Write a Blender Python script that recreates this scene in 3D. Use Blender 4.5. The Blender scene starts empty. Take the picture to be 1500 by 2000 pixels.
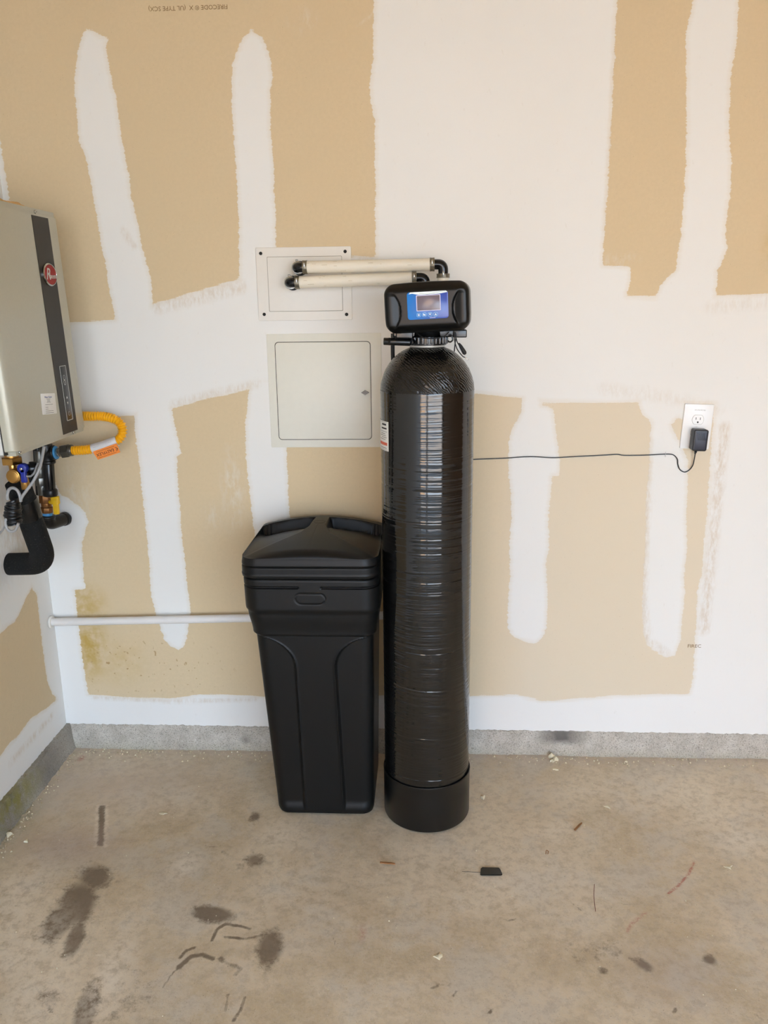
import bpy, math, random
import numpy as np
from mathutils import Matrix, Vector
random.seed(7); np.random.seed(7)
PI = math.pi
sc = bpy.context.scene
COL = sc.collection
R = math.radians

# ------------------------------------------------------------------ camera
FPX, PITCH, YAW, ROLL, DIST, HGT = 1593.78, .25308, .053592, -.0121974, 2.550496, 1.516785
_cy, _sy = math.cos(YAW), math.sin(YAW)
FWD = np.array([-_sy*math.cos(PITCH), _cy*math.cos(PITCH), -math.sin(PITCH)])
_r0 = np.array([_cy, _sy, 0.]); _u0 = np.cross(_r0, FWD)
RIGHT = math.cos(ROLL)*_r0 + math.sin(ROLL)*_u0
UP = -math.sin(ROLL)*_r0 + math.cos(ROLL)*_u0
CAM = np.array([0, -DIST, HGT])
cd = bpy.data.cameras.new('camera'); cam = bpy.data.objects.new('camera', cd); COL.objects.link(cam)
cd.sensor_fit = 'VERTICAL'; cd.sensor_height = 36; cd.lens = 36*FPX/2000; cd.clip_start = .05
m = Matrix.Identity(4)
for i in range(3):
    m[i][0] = RIGHT[i]; m[i][1] = UP[i]; m[i][2] = -FWD[i]; m[i][3] = CAM[i]
cam.matrix_world = m
sc.camera = cam

def ray(x, y): return FWD + RIGHT*(x-750)/FPX - UP*(y-1000)/FPX
def aY(x, y, Y=0.):                     # measured pixel -> point on the real plane Y
    d = ray(x, y); return CAM + d*(Y-CAM[1])/d[1]
def aZ(x, y, Z=0.):
    d = ray(x, y); return CAM + d*(Z-CAM[2])/d[2]
def aX(x, y, X=0.):
    d = ray(x, y); return CAM + d*(X-CAM[0])/d[0]

# ------------------------------------------------------------------ light and exposure
XL, XR, YF, ZC = -1.2725, 3.5, -4.7, 2.9      # left wall, right wall, garage-door wall, ceiling
HC = .082                                      # top of the concrete curb
W = bpy.data.worlds.new('sky'); sc.world = W; W.use_nodes = True
nt = W.node_tree; nt.nodes.clear()
wo = nt.nodes.new('ShaderNodeOutputWorld'); bg = nt.nodes.new('ShaderNodeBackground')
tc = nt.nodes.new('ShaderNodeTexCoord'); sx = nt.nodes.new('ShaderNodeSeparateXYZ'); cr = nt.nodes.new('ShaderNodeValToRGB')
cr.color_ramp.elements[0].position = 0; cr.color_ramp.elements[0].color = (.71, .85, 1, 1)
cr.color_ramp.elements[1].position = .8; cr.color_ramp.elements[1].color = (.34, .56, 1, 1)
nt.links.new(tc.outputs['Generated'], sx.inputs[0]); nt.links.new(sx.outputs[2], cr.inputs[0])
nt.links.new(cr.outputs[0], bg.inputs[0]); bg.inputs[1].default_value = 9
nt.links.new(bg.outputs[0], wo.inputs[0])
sl = bpy.data.lights.new('sun', 'SUN'); sl.energy = 34; sl.angle = R(.6); sl.color = (1, .81, .56)
so = bpy.data.objects.new('sun', sl); COL.objects.link(so); so.location = (8, -12, 9)
so.rotation_euler = Vector((-.45, -.62, -.8)).to_track_quat('-Z', 'Y').to_euler()
sc.view_settings.view_transform = 'Standard'; sc.view_settings.look = 'None'
sc.view_settings.gamma = 1; sc.view_settings.use_curve_mapping = False
sc.view_settings.exposure = 0.12
sc.cycles.use_denoising = True
sc.cycles.max_bounces = 5; sc.cycles.diffuse_bounces = 4; sc.cycles.glossy_bounces = 3
sc.cycles.use_adaptive_sampling = True; sc.cycles.adaptive_threshold = .1
sc.cycles.caustics_reflective = False; sc.cycles.caustics_refractive = False
sc.cycles.sample_clamp_indirect = 8

# ------------------------------------------------------------------ materials
def lin(c):
    return tuple((v/12.92 if v <= .04045 else ((v+.055)/1.055)**2.4) for v in [x/255 for x in c])
class N:
    def __init__(s, name):
        s.m = bpy.data.materials.new(name); s.m.use_nodes = True
        s.t = s.m.node_tree; s.p = s.t.nodes['Principled BSDF']; s._c = None
    def n(s, k, **kw):
        o = s.t.nodes.new('ShaderNode'+k)
        for a, b in kw.items(): setattr(o, a, b)
        return o
    def l(s, a, b): s.t.links.new(a, b)
    def co(s, scale=(1, 1, 1)):
        if s._c is None: s._c = s.n('TexCoord').outputs['Object']
        mp = s.n('Mapping'); mp.inputs['Scale'].default_value = scale; s.l(s._c, mp.inputs[0]); return mp.outputs[0]
    def noise(s, sc_, det=4, rough=.5, scale=(1, 1, 1), dist=0):
        o = s.n('TexNoise'); o.inputs['Scale'].default_value = sc_; o.inputs['Detail'].default_value = det
        o.inputs['Roughness'].default_value = rough; o.inputs['Distortion'].default_value = dist
        s.l(s.co(scale), o.inputs['Vector']); return o.outputs[0]
    def mr(s, v, a, b, c=0., d=1., smooth=True):
        o = s.n('MapRange'); o.interpolation_type = 'SMOOTHSTEP' if smooth else 'LINEAR'
        for i, x in enumerate((a, b, c, d)): o.inputs[i+1].default_value = x
        s.l(v, o.inputs[0]); return o.outputs[0]
    def ma(s, op, a, b=0.):
        o = s.n('Math'); o.operation = op
        for i, x in enumerate((a, b)):
            if isinstance(x, (int, float)): o.inputs[i].default_value = x
            else: s.l(x, o.inputs[i])
        return o.outputs[0]
    def mix(s, f, a, b, mode='MIX'):
        o = s.n('Mix'); o.data_type = 'RGBA'; o.blend_type = mode
        for i, x in ((0, f), (6, a), (7, b)):
            if isinstance(x, (int, float)): o.inputs[i].default_value = x
            elif isinstance(x, tuple): o.inputs[i].default_value = (*x[:3], 1)
            else: s.l(x, o.inputs[i])
        return o.outputs[2]
    def attr(s, name):
        o = s.n('Attribute'); o.attribute_name = name; return o.outputs['Fac']
    def bump(s, h, st, d, prev=None):
        o = s.n('Bump'); o.inputs['Strength'].default_value = st; o.inputs['Distance'].default_value = d
        s.l(h, o.inputs['Height'])
        if prev: s.l(prev, o.inputs['Normal'])
        s.l(o.outputs[0], s.p.inputs['Normal']); return o.outputs[0]
    def set(s, col=None, rough=None, metal=None, coat=None, spec=None):
        p = s.p
        for k, v in (('Base Color', col), ('Roughness', rough), ('Metallic', metal), ('Coat Weight', coat), ('Specular IOR Level', spec)):
            if v is None: continue
            if isinstance(v, tuple): p.inputs[k].default_value = (*v[:3], 1)
            elif isinstance(v, (int, float)): p.inputs[k].default_value = v
            else: s.l(v, p.inputs[k])
        return s
def simple(name, rgb, rough=.5, metal=0., bump=0., bs=300, var=.06, spec=None, coat=None):
    k = N(name); c = lin(rgb)
    d = tuple(x*(1-var*2) for x in c); e = tuple(min(1, x*(1+var)) for x in c)
    k.set(k.mix(k.noise(bs*.2, 3), d, e), rough, metal, coat, spec)
    if bump: k.bump(k.noise(bs, 3), bump, .001)
    return k.m
M = {}
MUD = (.80, .765, .71); TAN = (.68, .54, .345)
def wall_mat():
    k = N('taped_drywall')
    sd = k.attr('tan')
    jag = k.ma('MULTIPLY', k.ma('SUBTRACT', k.noise(14, 4, .75, (.35, 1, 5)), .5), .022)
    jag2 = k.ma('MULTIPLY', k.ma('SUBTRACT', k.noise(220, 1, .6), .5), .005)
    wav = k.ma('MULTIPLY', k.ma('SUBTRACT', k.noise(9, 1), .5), .006)
    sd = k.ma('ADD', k.ma('ADD', sd, jag), k.ma('ADD', jag2, wav))
    f = k.mr(sd, -.0016, .0016)                      # 0 tan, 1 compound
    edge = k.mr(sd, .001, .016, 1, 0)                # thin compound near the edge lets the paper through
    thin = k.attr('thin')
    mud = k.mix(k.noise(2.3, 3), (.80, .775, .725), (.84, .82, .785))
    mud = k.mix(k.mr(k.noise(60, 3, .7, (1, 1, .5)), .62, .8, 0, .25), mud, (.62, .55, .46))
    tn = k.mix(k.noise(3, 3, .6), (.655, .51, .315), (.71, .565, .365))
    tn = k.mix(k.mr(k.noise(90, 3, .7), .3, .7), tn, (.66, .52, .33))
    tn = k.mix(k.ma('MULTIPLY', k.attr('pale'), .85), tn, (.74, .64, .49))
    tn = k.mix(k.mr(k.noise(260, 1), .73, .78, 0, .5), tn, (.30, .21, .12))
    tn = k.mix(k.ma('MULTIPLY', k.attr('yel'), k.mr(k.noise(16, 3, .7), .3, .65)), tn, (.50, .33, .085))
    tn = k.mix(k.ma('MULTIPLY', k.attr('scuff'), k.mr(k.noise(40, 3, .7, (1, 1, .4)), .42, .72)), tn, (.74, .68, .58))
    tn = k.mix(k.ma('MULTIPLY', k.attr('spat'), k.mr(k.noise(55, 2, .5, (1.2, 1, .9)), .64, .68, 0, .8)), tn, (.36, .2, .07))
    mud = k.mix(k.ma('MULTIPLY', edge, .22), mud, TAN)
    mud = k.mix(k.ma('MULTIPLY', thin, k.mr(k.noise(75, 3, .75, (1, 1, .35)), .3, .75)), mud, (.62, .50, .36))
    k.set(k.mix(f, tn, mud), .85, spec=.3)
    k.bump(f, .3, .0012)
    return k.m
def floor_mat():
    k = N('stained_concrete_floor')
    n1 = k.noise(1.7, 6, .62, dist=.6); n2 = k.noise(8, 7, .72); n3 = k.noise(120, 4, .7); n4 = k.noise(34, 6, .78)
    c = k.mix(k.mr(n1, .35, .68), (.55, .43, .27), (.72, .60, .43))
    c = k.mix(k.mr(n2, .38, .68, 0, .8), c, (.80, .67, .485))
    c = k.mix(k.mr(k.noise(4, 6, .7), .48, .62, 0, .6), c, (.56, .50, .41))
    c = k.mix(k.mr(n4, .36, .56, .38, 0), c, (.36, .27, .18))
    c = k.mix(k.mr(n3, .35, .65, 0, .3), c, (.62, .54, .43))
    c = k.mix(k.mr(k.noise(330, 2), .69, .74, 0, .7), c, (.13, .09, .06))
    c = k.mix(k.mr(k.noise(210, 2, .5, (1, .7, 1)), .74, .77, 0, .8), c, (.75, .68, .58))
    gr = k.attr('grit')
    c = k.mix(k.ma('MULTIPLY', gr, k.mr(k.noise(150, 5, .8), .3, .7, .3, .9)), c, (.60, .50, .42))
    br = k.ma('ADD', k.ma('MULTIPLY', k.noise(22, 6, .8), .75), k.ma('MULTIPLY', n4, .45))
    dk = k.ma('SUBTRACT', k.attr('dark'), k.mr(k.ma('ADD', br, k.ma('MULTIPLY', n3, .15)), .40, .70, 0, .42, False))
    c = k.mix(k.mr(dk, .0, .42, 0, .85), c, (.16, .115, .075))
    c = k.mix(k.ma('MULTIPLY', k.attr('light'), k.mr(n4, .35, .6)), c, (.82, .72, .58))
    c = k.mix(k.ma('MULTIPLY', k.attr('violet'), .6), c, (.40, .31, .275))
    c = k.mix(k.ma('MULTIPLY', k.attr('red'), k.mr(n3, .35, .6)), c, (.42, .10, .07))
    c = k.mix(k.ma('MULTIPLY', k.attr('moss'), k.mr(n4, .4, .6, 0, .6)), c, (.15, .15, .07))
    k.set(c, k.mr(n2, .3, .7, .62, .85), spec=.35)
    k.bump(k.ma('ADD', n2, k.ma('MULTIPLY', n3, .18)), .3, .006)
    return k.m
def curb_mat():
    k = N('rough_curb_concrete')
    n = k.noise(260, 4, .7); n2 = k.noise(18, 5, .7)
    c = k.mix(k.mr(n2, .3, .7), (.46, .41, .34), (.62, .57, .49))
    c = k.mix(k.mr(n, .3, .52, .85, 0), c, (.15, .13, .11))
    c = k.mix(k.mr(k.noise(140, 3), .66, .72, 0, .6), c, (.72, .68, .62))
    c = k.mix(k.ma('MULTIPLY', k.attr('dark'), k.mr(n2, .2, .6, .5, 1)), c, (.155, .14, .125))
    c = k.mix(k.ma('MULTIPLY', k.attr('moss'), k.mr(n2, .35, .6)), c, (.25, .22, .07))
    k.set(c, .9, spec=.2); b = k.bump(n2, .5, .004); k.bump(n, .7, .0018, b); return k.m
def gloss_tank():
    k = N('wound_black_fibreglass')
    n = k.noise(26, 5, .7, (.5, .5, 14), dist=.3)
    c = k.mix(k.mr(n, .4, .75), (.0035, .0035, .0035), (.012, .010, .008))
    k.set(c, k.mr(k.noise(9, 3, .6, (1, 1, 3)), .3, .7, .03, .06), spec=.75)
    b = k.bump(n, .12, .0006); k.bump(k.noise(60, 3, .6, (.6, .6, 4)), .14, .0005, b)
    return k.m
def gloss_dome():
    k = N('crosswound_black_fibreglass')
    w = k.n('TexWave'); w.bands_direction = 'DIAGONAL'; w.inputs['Scale'].default_value = 70; w.inputs['Distortion'].default_value = 9
    w.inputs['Detail'].default_value = 3; w.inputs['Detail Scale'].default_value = .7; k.l(k.co((1, .3, 1)), w.inputs[0])
    k.set(k.mix(k.mr(k.noise(30, 4), .4, .7), (.004, .0035, .003), (.014, .011, .008)), .2)
    b = k.bump(w.outputs['Fac'], .9, .0009); k.bump(k.noise(180, 4, .7, (1, 1, .4)), .25, .0006, b); return k.m
M['wall'] = wall_mat(); M['floor'] = floor_mat(); M['curb'] = curb_mat()
M['tank'] = gloss_tank(); M['dome'] = gloss_dome()
M['poly'] = simple('black_moulded_plastic', (13, 13, 13), .44, bump=.12, bs=900, var=.1, spec=.3)
M['boot'] = simple('black_boot_plastic', (12, 12, 12), .33, bump=.1, bs=500)
M['head'] = simple('black_satin_housing', (14, 13, 12), .34, bump=.05, bs=900, spec=.32)
M['blk'] = simple('black_glossy_plastic', (14, 14, 15), .22)
M['matte'] = simple('black_matte_rubber', (16, 15, 15), .6, bump=.3, bs=500)
def foam_mat():
    k = N('black_pipe_foam'); k.set(k.mix(k.mr(k.noise(330, 3, .7), .60, .72, 0, .8), (.005, .005, .0045), (.12, .11, .095)), .8, spec=.3)
    k.bump(k.noise(260, 4), .8, .0015); return k.m
M['foam'] = foam_mat()
M['iron'] = simple('black_iron_pipe', (27, 24, 22), .35, .2, bump=.4, bs=260, var=.25)
M['tape'] = simple('black_wrap_tape', (8, 8, 9), .3, bump=.8, bs=150)
M['greyp'] = simple('grey_painted_steel', (186, 182, 164), .3, .15, bump=.05, bs=900, var=.03)
M['sidep'] = simple('lit_side_painted_steel', (205, 203, 196), .4, .1, bump=.05, bs=900, var=.03)  # heater case side, its brighter lit tone put into the colour
M['strip'] = simple('dark_brown_strip', (48, 42, 35), .4, var=.08, spec=.25)
M['panelk'] = simple('control_black', (26, 25, 25), .25)
M['silver'] = simple('silver_print', (200, 198, 190), .4, .3)
M['chrome'] = simple('zinc_plated_steel', (190, 188, 182), .22, 1., var=.1)
M['steel'] = simple('worn_band_steel', (150, 142, 125), .35, .9, bump=.6, bs=500, var=.3)
M['dsteel'] = simple('dark_steel_hex', (120, 118, 112), .3, .9)
M['brass'] = simple('yellow_brass', (196, 150, 84), .28, 1., bump=.1, bs=200, var=.15)
M['bronze'] = simple('old_bronze', (140, 96, 58), .4, .9, bump=.3, bs=300, var=.25)
M['yel'] = simple('yellow_coated_steel', (246, 176, 10), .38, var=.06)
M['yelh'] = simple('yellow_handle_vinyl', (240, 190, 20), .4)
M['blueh'] = simple('blue_handle_vinyl', (22, 40, 140), .35)
M['bluet'] = simple('blue_thread_tape', (72, 150, 205), .5, bump=.3)
M['orange'] = simple('orange_card_tag', (246, 140, 50), .6)
M['ink'] = simple('black_ink', (30, 28, 30), .7)
M['inkg'] = simple('faded_grey_ink', (140, 112, 74), .9)
M['inkb'] = simple('blue_ink', (50, 80, 150), .7)
M['paper'] = simple('white_paper_label', (236, 234, 228), .55, var=.02)
M['foil'] = simple('silver_film_label', (215, 212, 212), .45, .15)
M['redp'] = simple('orange_red_print', (214, 96, 66), .6)
M['red'] = simple('red_enamel', (158, 26, 18), .4, spec=.2)
M['pvc'] = simple('cream_white_hose', (238, 228, 208), .45, bump=.15, bs=120, var=.03)
M['grime'] = simple('hose_grime', (196, 176, 140), .6)
M['whitepipe'] = simple('white_painted_pipe', (232, 228, 224), .45, bump=.15, bs=120, var=.03)
M['plate'] = simple('white_box_plastic', (232, 226, 216), .42, var=.01)
M['door'] = simple('cream_white_door', (226, 222, 208), .38, var=.015)
M['socket'] = simple('white_socket_plastic', (240, 238, 235), .3, var=.01)
M['dark'] = simple('dark_gap_and_screw', (40, 36, 30), .8)  # dark tone for gaps, slots and screws
M['gap'] = simple('joint_gap_tone', (150, 140, 122), .8)
M['greyw'] = simple('grey_cable_jacket', (160, 158, 156), .45)
M['cord'] = simple('black_cord', (18, 18, 22), .4)
M['adapt'] = simple('black_adapter_case', (30, 30, 36), .35, bump=.15, bs=900)
M['adface'] = simple('dark_slate_adapter_face', (52, 54, 68), .4)
M['screen'] = simple('dull_lilac_screen', (118, 104, 112), .18, var=.04)
M['bezel'] = simple('pale_lilac_bezel', (200, 196, 220), .35)
M['cyan'] = simple('pale_cyan_print', (140, 215, 235), .4)
M['swoosh'] = simple('white_wave_print', (226, 238, 238), .3)
M['swoosh2'] = simple('grey_wave_print', (120, 150, 165), .3)
M['chip'] = simple('dried_plaster', (226, 214, 184), .9, bump=.6, bs=200)
M['wood'] = simple('wood_splinter', (150, 104, 62), .8, bump=.5)
M['wire'] = simple('rusty_wire', (110, 50, 34), .6)
M['stone'] = simple('broken_concrete', (196, 180, 150), .9, bump=.7)
M['foamsp'] = simple('orange_insulation_foam', (214, 170, 110), .9, bump=.8)
M['drive'] = simple('sunlit_driveway', (190, 180, 165), .9)
M['warmblk'] = simple('added_building_warm', (225, 196, 165), .9)  # for the added building that reflects as a warm strip
M['dimwall'] = simple('dark_unseen_wall', (150, 118, 84), .8)  # unseen walls, coloured dark to dim what the tank reflects
def sticker_mat():
    k = N('blue_gradient_sticker'); k.set(None, .22)
    s = k.n('SeparateXYZ'); k.l(k.co(), s.inputs[0])
    k.set(k.mix(k.mr(s.outputs[0], -.05, .05, 0, 1, False), lin((20, 122, 205)), lin((62, 78, 168)))); return k.m
M['sticker'] = sticker_mat()

# ------------------------------------------------------------------ geometry
def T(geo, m):
    v, f = geo; return ([tuple(m @ Vector(p)) for p in v], f)
def mv(geo, d): return ([(p[0]+d[0], p[1]+d[1], p[2]+d[2]) for p in geo[0]], geo[1])
def join(*gs):
    v = []; f = []
    for g in gs:
        n = len(v); v += list(g[0]); f += [tuple(i+n for i in q) for q in g[1]]
    return v, f
def loft(rings, closed=True, caps=True):
    n = len(rings[0]); v = [tuple(p) for r in rings for p in r]; f = []
    for i in range(len(rings)-1):
        for j in range(n if closed else n-1):
            a = i*n+j; b = i*n+(j+1) % n; f.append((a, b, b+n, a+n))
    if caps and closed:
        f.append(tuple(range(n-1, -1, -1))); f.append(tuple(range(len(v)-n, len(v))))
    return v, f
def lathe(prof, seg=40, caps=True):      # prof: (r, z), about Z
    return loft([[(r*math.cos(2*PI*k/seg), r*math.sin(2*PI*k/seg), z) for k in range(seg)] for r, z in prof], True, caps)
def orient(geo, a, b):                   # put a Z-lathe so that z=0 -> a, +Z towards b
    a = Vector(a); d = (Vector(b)-a); q = d.to_track_quat('Z', 'Y') if d.length > 1e-9 else None
    return T(geo, Matrix.Translation(a) @ q.to_matrix().to_4x4())
def cyl(a, b, r, bev=.0012, seg=32, r2=None):
    L = (Vector(b)-Vector(a)).length; r2 = r if r2 is None else r2; bev = min(bev, L*.45, r*.45)
    return orient(lathe([(r-bev, 0), (r-bev*.3, bev*.3), (r, bev), (r2, L-bev), (r2-bev*.3, L-bev*.3), (r2-bev, L)], seg), a, b)
def stack(a, b, prof, seg=32):           # prof in fraction-free metres along a->b
    return orient(lathe(prof, seg), a, b)
def hexnut(a, b, r): return cyl(a, b, r, .0015, 6)
def smooth_path(pts, n=10):
    P = [Vector(p) for p in pts]; out = []
    for i in range(len(P)-1):
        p0 = P[max(i-1, 0)]; p1 = P[i]; p2 = P[i+1]; p3 = P[min(i+2, len(P)-1)]
        for k in range(n):
            t = k/n
            out.append(.5*((2*p1)+(p2-p0)*t+(2*p0-5*p1+4*p2-p3)*t*t+(-p0+3*p1-3*p2+p3)*t**3))
    out.append(P[-1]); return out
def tube(pts, r, seg=16, n=10, smooth=True, rf=None, caps=True):
    P = smooth_path(pts, n) if smooth else [Vector(p) for p in pts]
    if rf and smooth:
        cum = np.r_[0, np.cumsum([(b-a).length for a, b in zip(P[:-1], P[1:])])]; A = np.array([tuple(p) for p in P])
        ss = np.linspace(0, cum[-1], int(cum[-1]/.0009)+2); P = [Vector([float(np.interp(q, cum, A[:, i])) for i in range(3)]) for q in ss]
    rings = []; up = Vector((0.3, .2, 1)).normalized(); s = 0.
    for i, p in enumerate(P):
        t = (P[min(i+1, len(P)-1)]-P[max(i-1, 0)]).normalized()
        x = up - t*up.dot(t)
        if x.length < 1e-5: x = t.orthogonal()
        x.normalize(); up = x; y = t.cross(x)
        if i: s += (p-P[i-1]).length
        rr = rf(s) if rf else r
        rings.append([tuple(p+(x*math.cos(2*PI*k/seg)+y*math.sin(2*PI*k/seg))*rr) for k in range(seg)])
    return loft(rings, True, caps)
def elbow_path(a, c, b, rad, n=8):
    a, c, b = Vector(a), Vector(c), Vector(b); u = (a-c).normalized(); w = (b-c).normalized()
    p = c+u*rad; q = c+w*rad; out = [a]
    for k in range(n+1):
        t = k/n; out.append(p*(1-t)**2+c*2*t*(1-t)+q*t*t)
    return out+[b]
def rrect(hx, hy, r, m=8, mx=12, my=12):
    pts = []
    r = min(r, hx-1e-4, hy-1e-4)
    def side(p, q, k):
        for i in range(k): t = i/k; pts.append((p[0]*(1-t)+q[0]*t, p[1]*(1-t)+q[1]*t))
    def arc(cx, cy, a0):
        for i in range(m): a = a0+PI/2*i/m; pts.append((cx+r*math.cos(a), cy+r*math.sin(a)))
    side((-hx+r, -hy), (hx-r, -hy), mx); arc(hx-r, -hy+r, -PI/2)
    side((hx, -hy+r), (hx, hy-r), my); arc(hx-r, hy-r, 0)
    side((hx-r, hy), (-hx+r, hy), mx); arc(-hx+r, hy-r, PI/2)
    side((-hx, hy-r), (-hx, -hy+r), my); arc(-hx+r, -hy+r, PI)
    return pts
def slab(hx, hz, r, t, bev=.0008, m=6, front=-1):   # rounded rectangle plate in XZ, thickness t towards -Y
    o = lambda k, y: [(x, y, z) for x, z in rrect(hx-k, hz-k, max(r-k, 1e-4), m, 2, 2)]
    return loft([o(0, 0), o(0, -t+bev), o(bev*.3, -t+bev*.3), o(bev, -t)])
def prism(outl, t, bev=0.):              # outline in XZ (counter-clockwise from -Y), thickness towards -Y
    return loft([[(x, 0, z) for x, z in outl], [(x, -t, z) for x, z in outl]])
def frame_xz(hx, hz, w, r, t):           # closed ring band
    o = rrect(hx, hz, r, 6, 2, 2); i = rrect(hx-w, hz-w, max(r-w, .0004), 6, 2, 2)
    rs = [[(x, 0, z) for x, z in o], [(x, -t, z) for x, z in o], [(x, -t, z) for x, z in i], [(x, 0, z) for x, z in i]]
    g = loft(rs+[rs[0]], True, False); return g
def box(a, b):
    x0, y0, z0 = a; x1, y1, z1 = b
    v = [(x0, y0, z0), (x1, y0, z0), (x1, y1, z0), (x0, y1, z0), (x0, y0, z1), (x1, y0, z1), (x1, y1, z1), (x0, y1, z1)]
    return v, [(3, 2, 1, 0), (4, 5, 6, 7), (0, 1, 5, 4), (1, 2, 6, 5), (2, 3, 7, 6), (3, 0, 4, 7)]
def rbox(h, r, n=(8, 8, 8), k=5):        # rounded box centred at 0
    h = list(h); r = [min(r[i], h[i]*.999) for i in range(3)]; ax = []
    for i in range(3):
        a = [-h[i]+r[i]*(1-math.tan(PI/4*(1-t/k))) for t in range(k)] if r[i] > 0 else [-h[i]]
        mid = list(np.linspace(-h[i]+r[i], h[i]-r[i], max(n[i], 1)+1))
        ax.append(np.array(a+mid+[-q for q in reversed(a)]))
    V = {}; vs = []; fs = []
    def vid(i, j, l):
        if (i, j, l) not in V:
            p = [ax[0][i], ax[1][j], ax[2][l]]
            inner = [max(-h[q]+r[q], min(h[q]-r[q], p[q])) for q in range(3)]
            d = [(p[q]-inner[q])/r[q] for q in range(3)]; L = math.sqrt(sum(x*x for x in d)) or 1
            V[(i, j, l)] = len(vs); vs.append(tuple(inner[q]+r[q]*d[q]/L for q in range(3)))
        return V[(i, j, l)]
    nx, ny, nz = [len(a)-1 for a in ax]
    for i in range(nx):
        for j in range(ny):
            fs.append((vid(i, j, 0), vid(i, j+1, 0), vid(i+1, j+1, 0), vid(i+1, j, 0)))
            fs.append((vid(i, j, nz), vid(i+1, j, nz), vid(i+1, j+1, nz), vid(i, j+1, nz)))
        for l in range(nz):
            fs.append((vid(i, 0, l), vid(i+1, 0, l), vid(i+1, 0, l+1), vid(i, 0, l+1)))
            fs.append((vid(i, ny, l), vid(i, ny, l+1), vid(i+1, ny, l+1), vid(i+1, ny, l)))
    for j in range(ny):
        for l in range(nz):
            fs.append((vid(0, j, l), vid(0, j, l+1), vid(0, j+1, l+1), vid(0, j+1, l)))
            fs.append((vid(nx, j, l), vid(nx, j+1, l), vid(nx, j+1, l+1), vid(nx, j, l+1)))
    return vs, fs
def text_geo(s, size, shear=0., ext=.0002, align='CENTER'):   # in XZ plane facing -Y
    c = bpy.data.curves.new('t', 'FONT'); c.body = s; c.size = size; c.shear = shear; c.extrude = ext
    c.align_x = align; c.align_y = 'CENTER'; c.resolution_u = 2
    o = bpy.data.objects.new('t', c); COL.objects.link(o)
    me = bpy.data.meshes.new_from_object(o.evaluated_get(bpy.context.evaluated_depsgraph_get()))
    g = ([(v.co.x, -v.co.z, v.co.y) for v in me.vertices], [tuple(p.vertices) for p in me.polygons])
    bpy.data.objects.remove(o); bpy.data.curves.remove(c); bpy.data.meshes.remove(me); return g

ORG = {}
def obj(name, geo, mat, parent=None, org=None, angle=35, smooth=True, label=None, kind=None):
    v, f = geo
    base = np.array(ORG[parent.name]) if parent is not None else np.zeros(3)
    org = base if org is None else np.array(org, float)
    me = bpy.data.meshes.new(name)
    me.from_pydata([(p[0]-org[0], p[1]-org[1], p[2]-org[2]) for p in v], [], f); me.validate()
    me.materials.append(M[mat] if isinstance(mat, str) else mat)
    if smooth:
        me.shade_smooth(); me.set_sharp_from_angle(angle=R(angle))
    o = bpy.data.objects.new(name, me); COL.objects.link(o)
    if parent is not None: o.parent = parent
    o.location = tuple(org-base); ORG[o.name] = tuple(org)
    if label: o['label'] = label
    if kind: o['kind'] = kind
    return o
def tag(o, label, cat, group=None):
    o['label'] = label; o['category'] = cat
    if group: o['group'] = group
    return o
def thing(name, loc, label, cat, group=None):
    o = bpy.data.objects.new(name, None); o.empty_display_size = .05; COL.objects.link(o)
    o.location = tuple(loc); ORG[o.name] = tuple(loc); return tag(o, label, cat, group)
def struct(name, geo, mat, **k):
    o = obj(name, geo, mat, smooth=k.pop('smooth', False), **k); o['kind'] = 'structure'; return o

# signed distance to polygon (negative inside), vectorised
def sdf(P, poly):
    poly = np.array(poly, float); d = np.full(len(P), 1e9); s = np.zeros(len(P), bool); n = len(poly)
    for i in range(n):
        a = poly[i]; b = poly[(i+1) % n]; e = b-a; w = P-a
        t = np.clip((w@e)/max(e@e, 1e-12), 0, 1); q = w-np.outer(t, e); d = np.minimum(d, (q*q).sum(1))
        c = ((a[1] > P[:, 1]) != (b[1] > P[:, 1])); den = b[1]-a[1] if abs(b[1]-a[1]) > 1e-12 else 1e-12
        s ^= c & (P[:, 0] < (b[0]-a[0])*(P[:, 1]-a[1])/den+a[0])
    return np.where(s, -1, 1)*np.sqrt(d)
def blob(P, c, rx, ry, rot=0.):
    d = P-np.array(c); ca, sa = math.cos(rot), math.sin(rot)
    u = (d[:, 0]*ca+d[:, 1]*sa)/rx; v = (-d[:, 0]*sa+d[:, 1]*ca)/ry
    return np.clip(1.25-np.sqrt(u*u+v*v)*.9, 0, 1)
def seglines(P, pts, w):
    d = np.full(len(P), 1e9)
    for a, b in zip(pts[:-1], pts[1:]):
        a = np.array(a); b = np.array(b); e = b-a; t = np.clip(((P-a)@e)/(e@e), 0, 1)
        q = P-a-np.outer(t, e); d = np.minimum(d, np.sqrt((q*q).sum(1)))
    return np.clip(1.4-d/w, 0, 1)
def grid(us, vs, fn):
    V = [fn(u, v) for v in vs for u in us]; n = len(us)
    F = [(j*n+i, j*n+i+1, (j+1)*n+i+1, (j+1)*n+i) for j in range(len(vs)-1) for i in range(n-1)]
    return V, F
def setattr_(o, name, vals):
    a = o.data.attributes.new(name, 'FLOAT', 'POINT'); a.data.foreach_set('value', np.asarray(vals, np.float32))

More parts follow.
